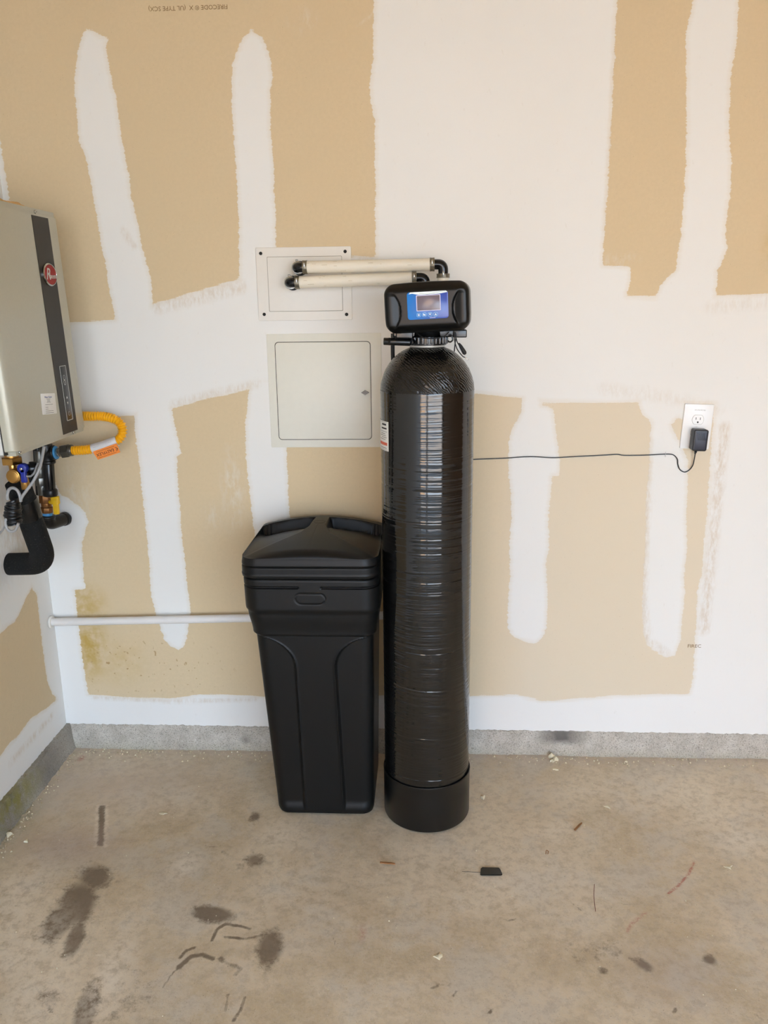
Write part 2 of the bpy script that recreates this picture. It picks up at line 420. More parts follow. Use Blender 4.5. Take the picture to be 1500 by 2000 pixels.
# ------------------------------------------------------------------ the setting
def uni(*a): return np.unique(np.round(np.concatenate(a), 6))
us = uni(np.arange(XL, 1.30, .008), np.linspace(1.3, XR, 10)); vs = uni(np.arange(HC-.004, 2.52, .008), np.linspace(2.52, ZC, 4))
wb = struct('wall_back', grid(us, vs, lambda u, v: (u, 0, v)), 'wall')
P = np.array([(v.co.x, v.co.z) for v in wb.data.vertices])
W2 = lambda pts: [tuple(aY(x, y)[[0, 2]]) for x, y in pts]
upperL = [(-90, -150), (-90, -60), (0, 270), (18, 390), (42, 500), (60, 634), (140, 631), (225, 623), (262, 605), (300, 593), (385, 569), (468, 544),
          (540, 530), (640, 505), (700, 500), (733, 503), (733, 460), (732, 235), (723, 195), (722, 165), (728, 120), (730, 60), (730, 0), (728, -150)]
s1 = [(168, 57), (180, 60), (192, 68), (211, 76), (206, 94), (214, 130), (224, 180), (233, 235), (244, 310), (252, 345), (257, 385), (272, 450), (276, 478), (292, 530), (297, 560), (299, 600), (305, 660), (222, 660), (224, 620),
      (215, 570), (205, 510), (198, 480), (190, 430), (184, 395), (176, 350), (165, 300), (153, 275), (150, 215), (145, 175), (147, 135), (152, 100), (158, 78)]
s2 = [(491, 56), (512, 74), (524, 100), (530, 130), (532, 150), (528, 180), (529, 260), (534, 330), (538, 420), (540, 480), (541, 600), (468, 600), (467, 500), (465, 420), (461, 320), (456, 260), (452, 200), (454, 125), (462, 98), (474, 76)]
upperR = [(1206, -150), (1205, 0), (1199, 130), (1193, 260), (1188, 350), (1182, 440), (1177, 519), (1231, 521), (1232, 548), (1224, 577), (1290, 578), (1395, 577), (1500, 573), (1700, 567), (1700, -150)]
s3 = [(1352, -150), (1355, 0), (1344, 40), (1338, 85), (1340, 125), (1341, 200), (1340, 310), (1335, 400), (1328, 470), (1318, 530), (1305, 541), (1290, 558), (1278, 580), (1272, 640), (1398, 640), (1398, 575), (1403, 535), (1400, 530), (1422, 485), (1416, 465),
      (1420, 420), (1427, 380), (1429, 320), (1424, 250), (1428, 140), (1435, 105), (1440, 60), (1443, 0), (1446, -150)]
lower = [(60, 812), (150, 815), (228, 814), (265, 811), (300, 804), (338, 797), (400, 781), (485, 762), (492, 752), (560, 748), (560, 862), (745, 866), (930, 768), (975, 773), (1018, 778), (1058, 786),
         (1245, 787), (1300, 790), (1394, 790), (1393, 830), (1388, 880), (1383, 960), (1378, 1030), (1374, 1070), (1371, 1120), (1362, 1155), (1360, 1200), (1357, 1270), (1353, 1325), (1345, 1354),
         (1270, 1356), (1200, 1358), (1150, 1362), (1100, 1366), (1055, 1369), (1030, 1362), (1008, 1356), (980, 1357), (918, 1358), (742, 1359), (640, 1361), (510, 1361), (430, 1356), (390, 1356), (330, 1364), (290, 1364), (240, 1360), (172, 1356),
         (167, 1330), (164, 1300), (160, 1280), (155, 1230), (150, 1190), (146, 1152), (167, 1150), (162, 1095), (160, 1060), (166, 1035), (172, 1018), (166, 1000), (155, 988), (142, 980), (132, 972), (118, 966), (108, 940), (100, 900), (90, 860)]
s4 = [(266, 780), (263, 815), (263, 840), (270, 890), (275, 930), (280, 985), (286, 1040), (290, 1085), (293, 1130), (296, 1165), (303, 1200), (316, 1235), (322, 1252), (333, 1262), (349, 1270), (360, 1262), (366, 1240), (372, 1190), (366, 1140), (359, 1080), (355, 1040), (350, 970), (346, 920), (346, 893), (354, 885), (350, 862), (340, 825), (335, 797), (333, 780)]
s5 = [(486, 740), (484, 790), (479, 830), (479, 870), (483, 920), (487, 960), (491, 990), (496, 1030), (500, 1080), (510, 1200), (530, 1245), (560, 1250), (575, 1200), (570, 1050), (562, 960), (560, 870), (560, 740)]
s6 = [(1020, 760), (1019, 800), (1012, 820), (1000, 838), (994, 860), (993, 920), (998, 965), (999, 1000), (997, 1040), (995, 1080), (996, 1130), (991, 1190), (992, 1228), (1004, 1245), (1025, 1254), (1044, 1258), (1057, 1248), (1068, 1228), (1070, 1180), (1067, 1100), (1073, 1070), (1070, 1020), (1076, 960), (1078, 930),
      (1093, 930), (1093, 900), (1090, 870), (1084, 830), (1082, 800), (1070, 794), (1058, 792), (1057, 760)]
s7 = [(1246, 770), (1246, 790), (1254, 808), (1272, 828), (1268, 870), (1268, 920), (1262, 965), (1261, 1010), (1260, 1060), (1256, 1130), (1254, 1200), (1257, 1240), (1266, 1260), (1285, 1276), (1300, 1285), (1318, 1280), (1330, 1250), (1334, 1200), (1338, 1160), (1335, 1130), (1342, 1070), (1340, 1020), (1343, 960), (1344, 900), (1326, 858), (1314, 838), (1312, 830), (1322, 816), (1340, 820), (1340, 770)]
tan = np.full(len(P), 1e3)
for q in (upperL, upperR, lower): tan = np.minimum(tan, sdf(P, W2(q)))
for q in (s1, s2, s3, s4, s5, s6, s7): tan = np.maximum(tan, -sdf(P, W2(q)))
setattr_(wb, 'tan', np.clip(tan, -.2, .2))
thin = np.zeros(len(P))
for pts, w, a in (([(310, 600), (400, 578), (470, 560)], .02, .6), ([(1415, 835), (1408, 900), (1398, 1000), (1388, 1100), (1375, 1230)], .018, .75), ([(1390, 600), (1500, 590)], .02, .3),
                  ([(1415, 540), (1440, 470), (1445, 350)], .012, .5), ([(1265, 860), (1264, 960), (1258, 1090), (1257, 1180), (1265, 1250), (1300, 1275)], .014, .6), ([(1203, 100), (1192, 300), (1184, 450)], .006, .7),
                  ([(180, 1362), (340, 1370), (500, 1366)], .008, .6), ([(340, 790), (420, 768), (500, 750)], .014, .5), ([(240, 450), (262, 480)], .01, .5), ([(1180, 760), (1300, 775), (1400, 800)], .02, .3),
                  ([(108, 900), (130, 960)], .012, .5), ([(705, 505), (740, 512), (840, 520)], .008, .5)):
    thin = np.maximum(thin, a*seglines(P, W2(pts), w))
setattr_(wb, 'thin', thin)
c = lambda x, y: tuple(aY(x, y)[[0, 2]])
setattr_(wb, 'yel', np.clip(np.maximum.reduce([blob(P, c(175, 1260), .06, .12), .8*blob(P, c(165, 1180), .07, .07), .35*blob(P, c(230, 1290), .1, .08), .3*blob(P, c(1497, 480), .02, .07)]), 0, 1))
setattr_(wb, 'scuff', np.maximum.reduce([.8*blob(P, c(455, 960), .035, .13), .5*blob(P, c(415, 1010), .03, .05), .5*blob(P, c(150, 960), .05, .09), .6*blob(P, c(592, 40), .04, .03), .8*blob(P, c(1210, 508), .05, .02), .5*seglines(P, W2([(690, 55), (728, 28)]), .003), .6*seglines(P, W2([(150, 926), (178, 945)]), .005), .6*seglines(P, W2([(20, 146), (30, 147)]), .004)]))
setattr_(wb, 'pale', np.clip((P[:, 0]-.1)/.25, 0, 1)*np.clip((1.35-P[:, 1])/.1, 0, 1))
setattr_(wb, 'spat', blob(P, c(270, 1300), .28, .1))

us = uni(np.linspace(YF, -1.2, 12), np.arange(-1.2, 0.0001, .01), [0.]); vs = uni(np.arange(HC-.004, 2.3, .01), np.linspace(2.3, ZC, 4))
wl = struct('wall_left', grid(us, vs, lambda u, v: (XL, u, v)), 'wall')
P = np.array([(v.co.y, v.co.z) for v in wl.data.vertices])
WL = lambda pts: [tuple(aX(x, y, XL)[[1, 2]]) for x, y in pts]
t5 = [(-500, 1420), (-200, 1320), (-80, 1275), (0, 1238), (14, 1225), (30, 1215), (42, 1190), (52, 1165), (62, 1147), (72, 1162), (76, 1210), (84, 1270), (92, 1330), (100, 1352), (111, 1365), (96, 1380), (62, 1402), (32, 1440), (14, 1458), (0, 1476), (-100, 1590), (-500, 2050)]
setattr_(wl, 'tan', np.clip(sdf(P, WL(t5)), -.2, .2))
setattr_(wl, 'thin', np.maximum(.6*seglines(P, WL([(20, 1490), (100, 1400)]), .012), .55*blob(P, tuple(aX(20, 1040, XL)[[1, 2]]), .35, .14)))  # the wide blob paints shaded, specked compound behind the pipes as beige
for n_ in ('yel', 'scuff', 'spat', 'pale'): setattr_(wl, n_, np.zeros(len(P)))

def plain_wall(name, geo, tv=.2):
    o = struct(name, geo, 'wall'); n_ = len(o.data.vertices)
    setattr_(o, 'tan', np.full(n_, tv)); 
    for q in ('thin', 'yel', 'scuff', 'spat', 'pale'): setattr_(o, q, np.zeros(n_))
    return o
struct('wall_right', box((XR, YF, 0), (XR+.12, .0, ZC)), 'dimwall')
plain_wall('ceiling', box((XL, YF, ZC), (XR, 0, ZC+.1)), -.2)
struct('wall_front', join(box((XL, YF-.15, 0), (-1.2, YF, ZC)), box((3.2, YF-.15, 0), (XR, YF, ZC)), box((-1.2, YF-.15, 2.25), (3.2, YF, ZC)), box((-.14, YF-.15, 0), (.10, YF, 2.25))), 'dimwall')  # the middle post is added, to split the bright reflection on the tank
# the driveway and, added for a warm reflection, a building outside the open garage door (seen only as light and reflections)
struct('ground', box((-14, -22, -.06), (14, YF-.15, -.005)), 'drive')
struct('added_building', join(box((-9, -19, 0), (-1.3, -14, 3.2)), box((-9.3, -19.3, 3.2), (-1.0, -13.7, 3.4))), 'warmblk')

# floor
us = uni(np.linspace(XR, 1.35, 8), np.arange(XL, 1.35, .005)); vs = uni(np.linspace(YF-.15, -1.35, 14), np.arange(-1.35, .03, .005))
def fz(u, v):
    return .0016*math.sin(u*7+2*math.sin(v*5))+.0012*math.sin(v*11+u*3)-.003 if v > -1.35 else -.003
fl = struct('floor', grid(us, vs, lambda u, v: (u, v, fz(u, v))), 'floor', smooth=True)
P = np.array([(v.co.x, v.co.y) for v in fl.data.vertices])
F2 = lambda pts: [tuple(aZ(x, y)[:2]) for x, y in pts]
c = lambda x, y: tuple(aZ(x, y)[:2]); S = 1/640.
dark = np.zeros(len(P))
for x, y, rx, ry, rot, a in ((185, 1712, 45, 60, .7, .8), (150, 1765, 42, 75, .3, 1), (115, 1800, 34, 60, 0, 1), (146, 1832, 20, 55, .2, .95), (415, 1783, 48, 24, -.15, 1), (527, 1848, 30, 55, .1, .9), (497, 1678, 26, 32, .5, .75), (470, 1690, 20, 20, 0, .55),
                             (497, 1594, 16, 28, 0, .75), (167, 1975, 22, 70, .2, .95), (95, 1945, 22, 40, .5, .6), (265, 1935, 60, 80, .3, .45), (210, 1985, 60, 60, 0, .45), (130, 1650, 90, 45, .1, .4), (440, 1662, 18, 18, 0, .5), (330, 1690, 18, 20, 0, .4),
                             (1150, 1862, 50, 45, -.5, .5), (1258, 1882, 25, 16, -.6, .8), (1386, 1872, 16, 16, -.8, .85), (1178, 1893, 12, 14, -.8, .7), (1200, 1850, 30, 40, 0, .45), (1000, 1990, 250, 40, 0, .28), (855, 1920, 40, 30, 0, .4), (200, 1660, 260, 30, .1, .3), (400, 1500, 110, 40, .3, .3), (1180, 1980, 120, 50, 0, .3)):
    dark = np.maximum(dark, a*blob(P, c(x, y), rx*S, ry*S, rot))
for pts, w, a in (([(413, 1835), (425, 1812), (440, 1803), (468, 1806), (488, 1812)], 4, .95), ([(440, 1828), (480, 1832), (510, 1825)], 4, .8), ([(352, 1868), (362, 1855), (380, 1848)], 4, .9), ([(350, 1885), (372, 1866), (395, 1862), (415, 1870)], 6, .95), ([(318, 1925), (335, 1900), (352, 1882)], 2.5, .8),
                  ([(430, 1870), (445, 1880), (470, 1890), (460, 1900)], 6, .7), ([(440, 1970), (445, 1940)], 4, .75), ([(455, 1990), (470, 1968), (478, 1945)], 4, .8), ([(655, 1850), (654, 1838), (650, 1830)], 2, .8), ([(978, 1790), (992, 1796), (1008, 1792)], 3, .75), ([(1230, 1868), (1252, 1880), (1270, 1893)], 5, .8), ([(70, 1925), (85, 1950), (100, 1975)], 4, .7),
                  ([(1320, 1968), (1316, 1975)], 4, .8), ([(210, 1880), (150, 1870)], 2, .0), ([(400, 1650), (420, 1653), (432, 1650)], 2, .7), ([(855, 1925), (845, 1930)], 4, .8), ([(892, 1935), (885, 1945)], 3, .8), ([(960, 1972), (956, 1978)], 3, .8), ([(1205, 1760), (1230, 1765)], 3, .6), ([(1115, 1760), (1140, 1778)], 3, .6), ([(1490, 1990), (1475, 1980)], 4, .7)):
    dark = np.maximum(dark, .86*a*seglines(P, F2(pts), w*S))
tape = sdf(P, F2([(192, 1570), (207, 1570), (203, 1650), (188, 1650)]))
dark = np.maximum(dark, .8*np.clip(.5-tape/.009, 0, 1))
setattr_(fl, 'dark', dark)
light = np.zeros(len(P))
for x, y, rx, ry, a in ((30, 1760, 60, 80, .5), (210, 1910, 30, 60, .7), (60, 1945, 60, 60, .5), (360, 1690, 30, 25, .6), (550, 1630, 40, 30, .5), (1450, 1640, 60, 30, .6), (1080, 1625, 50, 30, .4), (1375, 1590, 80, 60, .4), (250, 1480, 120, 50, .35), (320, 1560, 120, 40, .3), (960, 1700, 200, 90, .3), (1300, 1550, 220, 60, .35), (50, 1850, 60, 60, .5), (600, 1750, 120, 60, .25)):
    light = np.maximum(light, a*blob(P, c(x, y), rx*S, ry*S*1.5))
for pts, w in (([(42, 1868), (52, 1850), (68, 1840)], 2.5), ([(186, 1650), (190, 1572)], 3.5), ([(206, 1650), (209, 1572)], 3.5), ([(188, 1862), (212, 1867)], 1.5)): light = np.maximum(light, .8*seglines(P, F2(pts), w*S))
setattr_(fl, 'light', light)
setattr_(fl, 'violet', np.maximum(blob(P, c(130, 1645), .17, .09)*.7, blob(P, c(1300, 1900), .12, .1)*.3))
setattr_(fl, 'red', np.maximum.reduce([.9*seglines(P, F2([(1356, 1682), (1345, 1705), (1325, 1728), (1306, 1743)]), .0035), .5*seglines(P, F2([(1260, 1780), (1235, 1800), (1225, 1815)]), .005), .7*blob(P, c(159, 1480), .012, .02), .4*blob(P, c(708, 1822), .01, .03)]))
setattr_(fl, 'moss', blob(P, c(15, 1620), .06, .18))
setattr_(fl, 'grit', np.maximum(np.clip(1.1+P[:, 1]/.09, 0, 1), .8*blob(P, c(230, 1520), .35, .2)))

# concrete curbs under the drywall
def curb(name, axis, a, b, jit):
    n_ = int(abs(b-a)/.01); ts = np.linspace(a, b, n_)
    prof = [(.03, HC+.0), (.003, HC), (-.004, HC-.004), (-.006, HC-.03), (-.008, .03), (-.013, .012), (-.022, -.004), (-.03, -.012)]
    if axis == 'y': prof = [(.03, HC), (-.012, HC-.001), (-.017, HC-.006), (-.019, HC-.03), (-.021, .03), (-.026, .012), (-.036, -.004), (-.045, -.012)]
    V = []; F = []; rng = np.random.RandomState(jit)
    wob = np.interp(ts, np.linspace(a, b, max(4, n_//9)), rng.randn(max(4, n_//9)))
    for i, t in enumerate(ts):
        for j, (d, z) in enumerate(prof):
            q = .0012*rng.randn()+.0016*wob[i]*(j > 1)
            if j == 0: q = 0
            V.append((t, d+q, z+(.0015*rng.randn() if 0 < j < 7 else 0)) if axis == 'x' else (XL-(d+q), t, z+(.0015*rng.randn() if 0 < j < 7 else 0)))
    k = len(prof)
    for i in range(len(ts)-1):
        for j in range(k-1): F.append((i*k+j, i*k+j+1, (i+1)*k+j+1, (i+1)*k+j))
    o = struct(name, (V, F), 'curb', smooth=True, angle=60)
    return o, np.array([v.co[:] for v in o.data.vertices])
cb, P3 = curb('baseboard_back', 'x', XL-.02, XR, 3)
dk = np.maximum(blob(P3[:, [0, 2]], tuple(aY(1095, 1436)[[0, 2]]), .075, .022), .5*blob(P3[:, [0, 2]], tuple(aY(480, 1440)[[0, 2]]), .02, .015))
setattr_(cb, 'dark', np.clip(dk*1.4, 0, 1)); setattr_(cb, 'moss', .25*np.clip(1-P3[:, 2]/.025, 0, 1))
cl, P3 = curb('baseboard_left', 'y', YF, .02, 5)
setattr_(cl, 'dark', np.clip(.55+.2*np.sin(P3[:, 1]*23), 0, 1)*(P3[:, 1] > -.6)); setattr_(cl, 'moss', blob(P3[:, [1, 2]], (-.42, .05), .16, .05))

# printed board lettering (part of the wall)
def on_wall(g, x, y, rot=0., Y=-.0004): return T(g, Matrix.Translation(Vector((*aY(x, y, 0)[:1], Y, aY(x, y, 0)[2]))) @ Matrix.Rotation(rot, 4, 'Y'))
for s, px, py, rot, sz in (('FIRECODE ® X  (UL TYPE SCX)', 367, 15, PI, .0165), ('FIREC', 1356, 1262, 0, .0165)):
    g = text_geo(s, sz, 0, .0002); w_ = max(v[0] for v in g[0])-min(v[0] for v in g[0]); tw = .225 if rot else .043
    g = ([(v[0]*tw/w_, v[1], v[2]*1.0) for v in g[0]], g[1])
    obj('lettering', on_wall(g, px, py, rot), 'inkg', wb, smooth=False)

# ------------------------------------------------------------------ mineral tank with control head
TX, TY = .0018, -.332
tank = thing('water_softener_tank', (TX, TY, 0), 'tall glossy black fibre-wound cylinder tank in a black round boot', 'water tank')
RT = .1268
rng = np.random.RandomState(11)
NZ, NS = 960, 112
zs = np.linspace(.02, 1.285, NZ); r1 = rng.randn(NZ); r1 = np.sign(r1)*np.abs(r1)**1.45*.9; r1 = np.convolve(r1, [.15, .35, .35, .15], 'same'); r2 = np.convolve(rng.randn(NZ), np.hanning(70)/35, 'same')
mod = np.array([np.interp(np.arange(NS+1), np.linspace(0, NS, 43), np.r_[rng.rand(42), 0]) for _ in range(NZ//6+2)]); mod[:, NS] = mod[:, 0]
V = []; F = []
for i, z in enumerate(zs):
    fi = i/6; a = int(fi); t = fi-a
    for k in range(NS):
        th = 2*PI*k/NS
        sh = 3*math.sin(th+z*3)+1.5*math.sin(2*th+z*9)
        q = i+sh; qi = int(math.floor(q)); qt = q-qi
        n1 = r1[qi % NZ]*(1-qt)+r1[(qi+1) % NZ]*qt
        w_ = mod[a, k]*(1-t)+mod[a+1, k]*t
        r = RT+.00024*(1+.7*(1.28-z))*n1*(.35+.9*w_)+.0003*r2[i]+.00009*rng.randn()*w_
        V.append((TX+r*math.cos(th), TY+r*math.sin(th), z))
for i in range(NZ-1):
    for k in range(NS): F.append((i*NS+k, i*NS+(k+1) % NS, (i+1)*NS+(k+1) % NS, (i+1)*NS+k))
obj('cylinder_shell', (V, F), 'tank', tank, angle=180)
prof = []
for k in range(44):
    u = k/43; r = RT*(1-u)+.046*u; q = r/RT; prof.append((r+.0002*rng.randn(), 1.284+.112*max(0, 1-q**2.35)**.56/(max(0, 1-(.046/RT)**2.35)**.56)))
obj('dome', mv(lathe([(RT-.0001, 1.2835)]+prof[1:]+[(.045, 1.40)], 96, False), (TX, TY, 0)), 'dome', tank, angle=180)
obj('boot', mv(lathe([(.12, 0), (.1285, .002), (.1302, .006), (.1302, .10), (.1308, .143), (.1315, .146), (.1308, .149), (.1285, .148), (.1275, .135)], 96), (TX, TY, 0)), 'boot', tank)
# label on the left flank
lab = []
def lab_patch(a0, a1, z0, z1, rr, mat, par, name):
    n_ = 14; o = []; i_ = []
    g = grid(np.linspace(a0, a1, n_), [z0, z1], lambda a, z: (TX+rr*math.cos(a), TY+rr*math.sin(a), z)); return obj(name, g, mat, par, angle=180)
A0, A1 = R(150), R(217)
pl = lab_patch(A0, A1, 1.128, 1.207, RT+.0011, 'paper', tank, 'warning_label')
lab_patch(R(190), R(214), 1.1425, 1.1505, RT+.0015, 'redp', pl, 'red_band')
g = []
for z, a, b, h in ((1.196, 200, 212, .005), (1.186, 198, 213, .004), (1.179, 194, 214, .0008), (1.173, 196, 210, .0012), (1.168, 193, 211, .0012), (1.163, 199, 213, .0012), (1.158, 193, 210, .0012), (1.135, 192, 213, .0012), (1.204, 192, 215, .0006), (1.131, 192, 215, .0006)):
    g.append(grid(np.linspace(R(a), R(b), 8), [z, z+h], lambda a_, z_: (TX+(RT+.0015)*math.cos(a_), TY+(RT+.0015)*math.sin(a_), z_)))
obj('fine_print', join(*g), 'ink', pl, smooth=False, kind='stuff')

# valve neck and ports
nk = (TX, TY)
obj('neck_collar', mv(lathe([(.042, 1.395), (.0475, 1.398), (.048, 1.402)], 56), (*nk, 0)), 'silver', tank)
vb = join(mv(lathe([(.046, 1.401), (.0515, 1.403), (.052, 1.408), (.0515, 1.424), (.049, 1.427), (.047, 1.45)], 64), (*nk, 0)),
          *[mv(rbox((.003, .0025, .009), (.001,)*3, (1, 1, 1), 2), (TX+.0525*math.cos(a), TY+.0525*math.sin(a), 1.415)) for a in np.linspace(0, 2*PI, 29)[:-1]])
vbo = obj('valve_body', join(vb, mv(rbox((.094, .035, .011), (.005, .005, .004), (4, 2, 2), 3), (TX+.003, TY, 1.434)), mv(rbox((.022, .03, .012), (.003,)*3, (2, 2, 2), 3), (TX-.06, TY-.012, 1.432)),
                      mv(rbox((.018, .03, .010), (.003,)*3, (2, 2, 2), 3), (TX+.085, TY-.01, 1.432))), 'blk', tank)
obj('drain_fitting', join(cyl((-.112, TY-.055, 1.415), (-.042, TY-.055, 1.412), .0095, .002), hexnut((-.1, TY-.055, 1.4147), (-.094, TY-.055, 1.4144), .011), cyl((-.042, TY-.055, 1.412), (-.03, TY-.03, 1.412), .008)), 'blk', tank)
obj('brine_tube', tube([(-.092, TY+.06, 1.43), (-.093, TY+.062, 1.38), (-.092, TY+.07, 1.30), (-.1, TY+.12, 1.1), (-.12, TY+.1, .95), (-.128, TY+.1, .84), (-.13, TY+.1, .815), (-.1375, TY+.1, .808)], .0055, 12), 'matte', tank)
obj('sensor_wire', tube([(-.025, TY-.05, 1.436), (-.008, TY-.062, 1.4235), (.02, TY-.064, 1.4215), (.045, TY-.06, 1.427), (.058, TY-.05, 1.437)], .0012, 8), 'matte', tank)
cf = TY-.06
pg = join(tube([aY(888, 648, cf), aY(888, 665, cf), aY(893, 682, cf), aY(903, 695, cf), aY(908, 698, cf)], .0014, 8), tube([aY(889, 650, cf), aY(893, 668, cf), aY(901, 680, cf+.005)], .0014, 8))
obj('power_lead', pg, 'matte', tank)
obj('plug_connector', orient(lathe([(.001, 0), (.0028, .002), (.0046, .010), (.0055, .024), (.0055, .030), (.003, .034)], 20), aY(896, 670, cf), aY(912, 697, cf)), 'matte', tank)
obj('hook', tube([aY(876, 656, cf), aY(882, 656, cf), aY(884, 664, cf), aY(879, 668, cf), aY(874, 665, cf)], .0022, 10), 'blk', tank)
obj('lead_terminal', cyl(aY(908, 698, cf), aY(915, 703, cf), .0012, seg=10), 'chrome', tank)

# head casing
HC0 = Vector((.0045, TY-.045, 1.499))
MH = Matrix.Translation(HC0) @ Matrix.Rotation(R(-2.4), 4, 'Y') @ Matrix.Rotation(R(-5), 4, 'Z') @ Matrix.Rotation(R(0), 4, 'X')
g = rbox((.108, .062, .0605), (.026, .02, .026), (96, 6, 52), 8)
V = []
for x, y, z in g[0]:
    x *= 1-.10*max(0, -(z+.02))/.06*.35
    z += .004*(1-(x/.108)**2)*(z > 0)*(z/.06)          # slightly crowned top
    if y < -.03:
        k = min(1, (-y-.03)/.025)
        ax_ = abs(x); zz = (z+.005)/.042
        a = .066+.016*zz*zz
        if abs(zz) < 1.12 and ax_ > a-.003:
            inn = min(1, (ax_-a+.003)/.004); out = max(0, min(1, (.1-ax_)/.028)); en = max(0, min(1, (1.12-abs(zz))/.25))
            y += .0085*k*inn*out*en
        if z < -.042: y += k*min(.012, (-.042-z)*.9)
        if z > .042: y += k*min(.006, (z-.042)*.35)
    V.append((x, y, z))
obj('control_head', T((V, g[1]), MH), 'head', tank, angle=50)
head = [o for o in tank.children if o.name.startswith('control_head')][0]
yf = -.0622
def onhead(g, x=0., z=0., dy=0.): return T(mv(g, (x, yf-dy, z)), MH)
st = bpy.data.meshes.new('x')
gg = slab(.0515, .0335, .007, .0012, .0005)
so_ = obj('display_sticker', T(mv(gg, (0, 0, 0)), Matrix.Identity(4)), 'sticker', None)
so_.parent = head; so_.matrix_parent_inverse = Matrix.Translation(Vector(ORG[head.name])).inverted(); so_.matrix_local
so_.parent = head; so_.matrix_parent_inverse = Matrix.Identity(4)
so_.matrix_basis = Matrix.Translation(Vector(ORG[head.name])).inverted() @ MH @ Matrix.Translation((.004, yf, .006)); ORG[so_.name] = ORG[head.name]
cx, cz = .004, .006
obj('screen', onhead(slab(.0285, .0175, .001, .0006, .0003), cx+.002, cz+.006, .0012), 'screen', head)
obj('screen_bezel', onhead(frame_xz(.0305, .0195, .002, .0015, .0012), cx+.002, cz+.006, .0011), 'bezel', head)
def wave(pts, mat, nm, dy): obj(nm, onhead(prism(pts, .0003), cx, cz, dy), mat, head, smooth=False)
wave([(-.047, .029), (-.038, .030), (-.022, .0265), (-.005, .0262), (.012, .0262), (.030, .027), (.0495, .0295), (.0495, .031), (.046, .0333), (-.043, .0333)], 'swoosh', 'wave_print', .0012)
wave([(-.02, .0295), (0, .0268), (.018, .0285), (.018, .029), (0, .0276), (-.02, .0301)], 'swoosh2', 'wave_line', .0014)
wave([(.008, .0275), (.03, .0305), (.045, .0318), (.045, .0323), (.03, .0312), (.008, .0282)], 'swoosh2', 'wave_line', .0014)
for i in range(4):
    bx = cx-.0235+i*.0142; bz = cz-.0225
    b = obj('button', onhead(frame_xz(.0052, .0050, .0007, .0034, .0004), bx, bz, .0012), 'cyan', head)
    ic = [join(frame_xz(.0022, .0024, .0008, .0004, .0003), mv(prism([(-.001, -.001), (.001, -.001), (.001, .001), (-.001, .001)], .0003), (0, 0, 0))),
          prism([(-.0028, -.002), (.0028, -.002), (.0028, .0003), (-.0008, .0012), (-.0008, .0026), (-.0028, .0026)], .0003),
          prism([(0, -.0026), (.0027, .0022), (-.0027, .0022)], .0003), prism([(-.0027, -.0022), (.0027, -.0022), (0, .0026)], .0003)][i]
    obj('button_icon', onhead(ic, bx, bz, .0012), 'swoosh', b, smooth=False)

# label text too small to read: a short row of small strokes under the buttons
g = [mv(slab(.0006, .0011, .0003, .0003, .0001, 2), (cx+.005+i*.0021, yf-.0012, cz-.0305)) for i in range(7)]
obj('small_print', T(join(*g), MH), 'bezel', head, smooth=False)

# ------------------------------------------------------------------ brine tank
bt = thing('brine_tank', (-.315, -.235, 0), 'black plastic bin-shaped salt tank with a domed lid beside the cylinder', 'salt tank')
def sm(a, b, x): t = max(0, min(1, (x-a)/(b-a))); return t*t*(3-2*t)
XC = lambda z: -.3065-.018*z/.85
prof = [(.000, .120, .124), (.002, .138, .142), (.007, .1445, .149), (.018, .1475, .152)]
prof += [(z, .1475+.0215*(z-.018)/.577, .152+.026*(z-.018)/.577) for z in list(np.arange(.03, .48, .006))+list(np.arange(.48, .597, .0022))]
prof += [(.598, .1695, .178), (.601, .176, .184), (.605, .1785, .187)]
prof += [(z, .1785+.008*sm(.605, .672, z), .187+.008*sm(.605, .672, z)) for z in np.arange(.610, .673, .005)]
prof += [(.676, .188, .1965), (.682, .191, .1995), (.688, .1915, .2)] + [(z, .1915, .2) for z in np.arange(.69, .771, .0022)] + [(.773, .1905, .199), (.775, .188, .197), (.775, .17, .18)]
rings = []
for z, hx, hy in prof:
    rr = .035+.012*(z > .6)
    ring = []
    for x, y in rrect(hx, hy, rr, 14, 110, 14):
        X, Y = x, y; fr = max(0., min(1., (-y-hy+rr)/rr))       # 1 on the front face
        if .02 < z < .6 and fr > 0:
            w_ = .056
            if z > .50: w_ += .118*(1-math.sqrt(max(0, 1-((z-.50)/.098)**2)))
            w_ += .004*(1-z/.6)
            d = .007*sm(w_-.002, w_+.007, abs(x))*sm(.02, .05, z)
            d -= .0022*math.exp(-((abs(x)-w_+.002)/.0035)**2)
            Y += d*fr
        if .69 < z < .775:
            # slots left and right of the centre
            if abs(x) > .030 or fr < .5:
                d = .0045*sm(.7475, .7490, z)*(1-sm(.7530, .7545, z))*sm(.030, .034, abs(x))
                nx_, ny_ = (x/hx if abs(x) > hx-rr else 0), (y/hy if abs(y) > hy-rr else 0); L = math.hypot(nx_, ny_) or 1
                X -= d*nx_/L; Y -= d*ny_/L
            q = max(abs(x)-.026, 0); dz = z-.719; e = math.hypot(q, dz)
            if fr > .5: Y += .0018*math.exp(-((e-.0155)/.0016)**2)
        ring.append((XC(z)+X, -.235+Y, z))
    rings.append(ring)
obj('bin', loft(rings), 'poly', bt, angle=40)
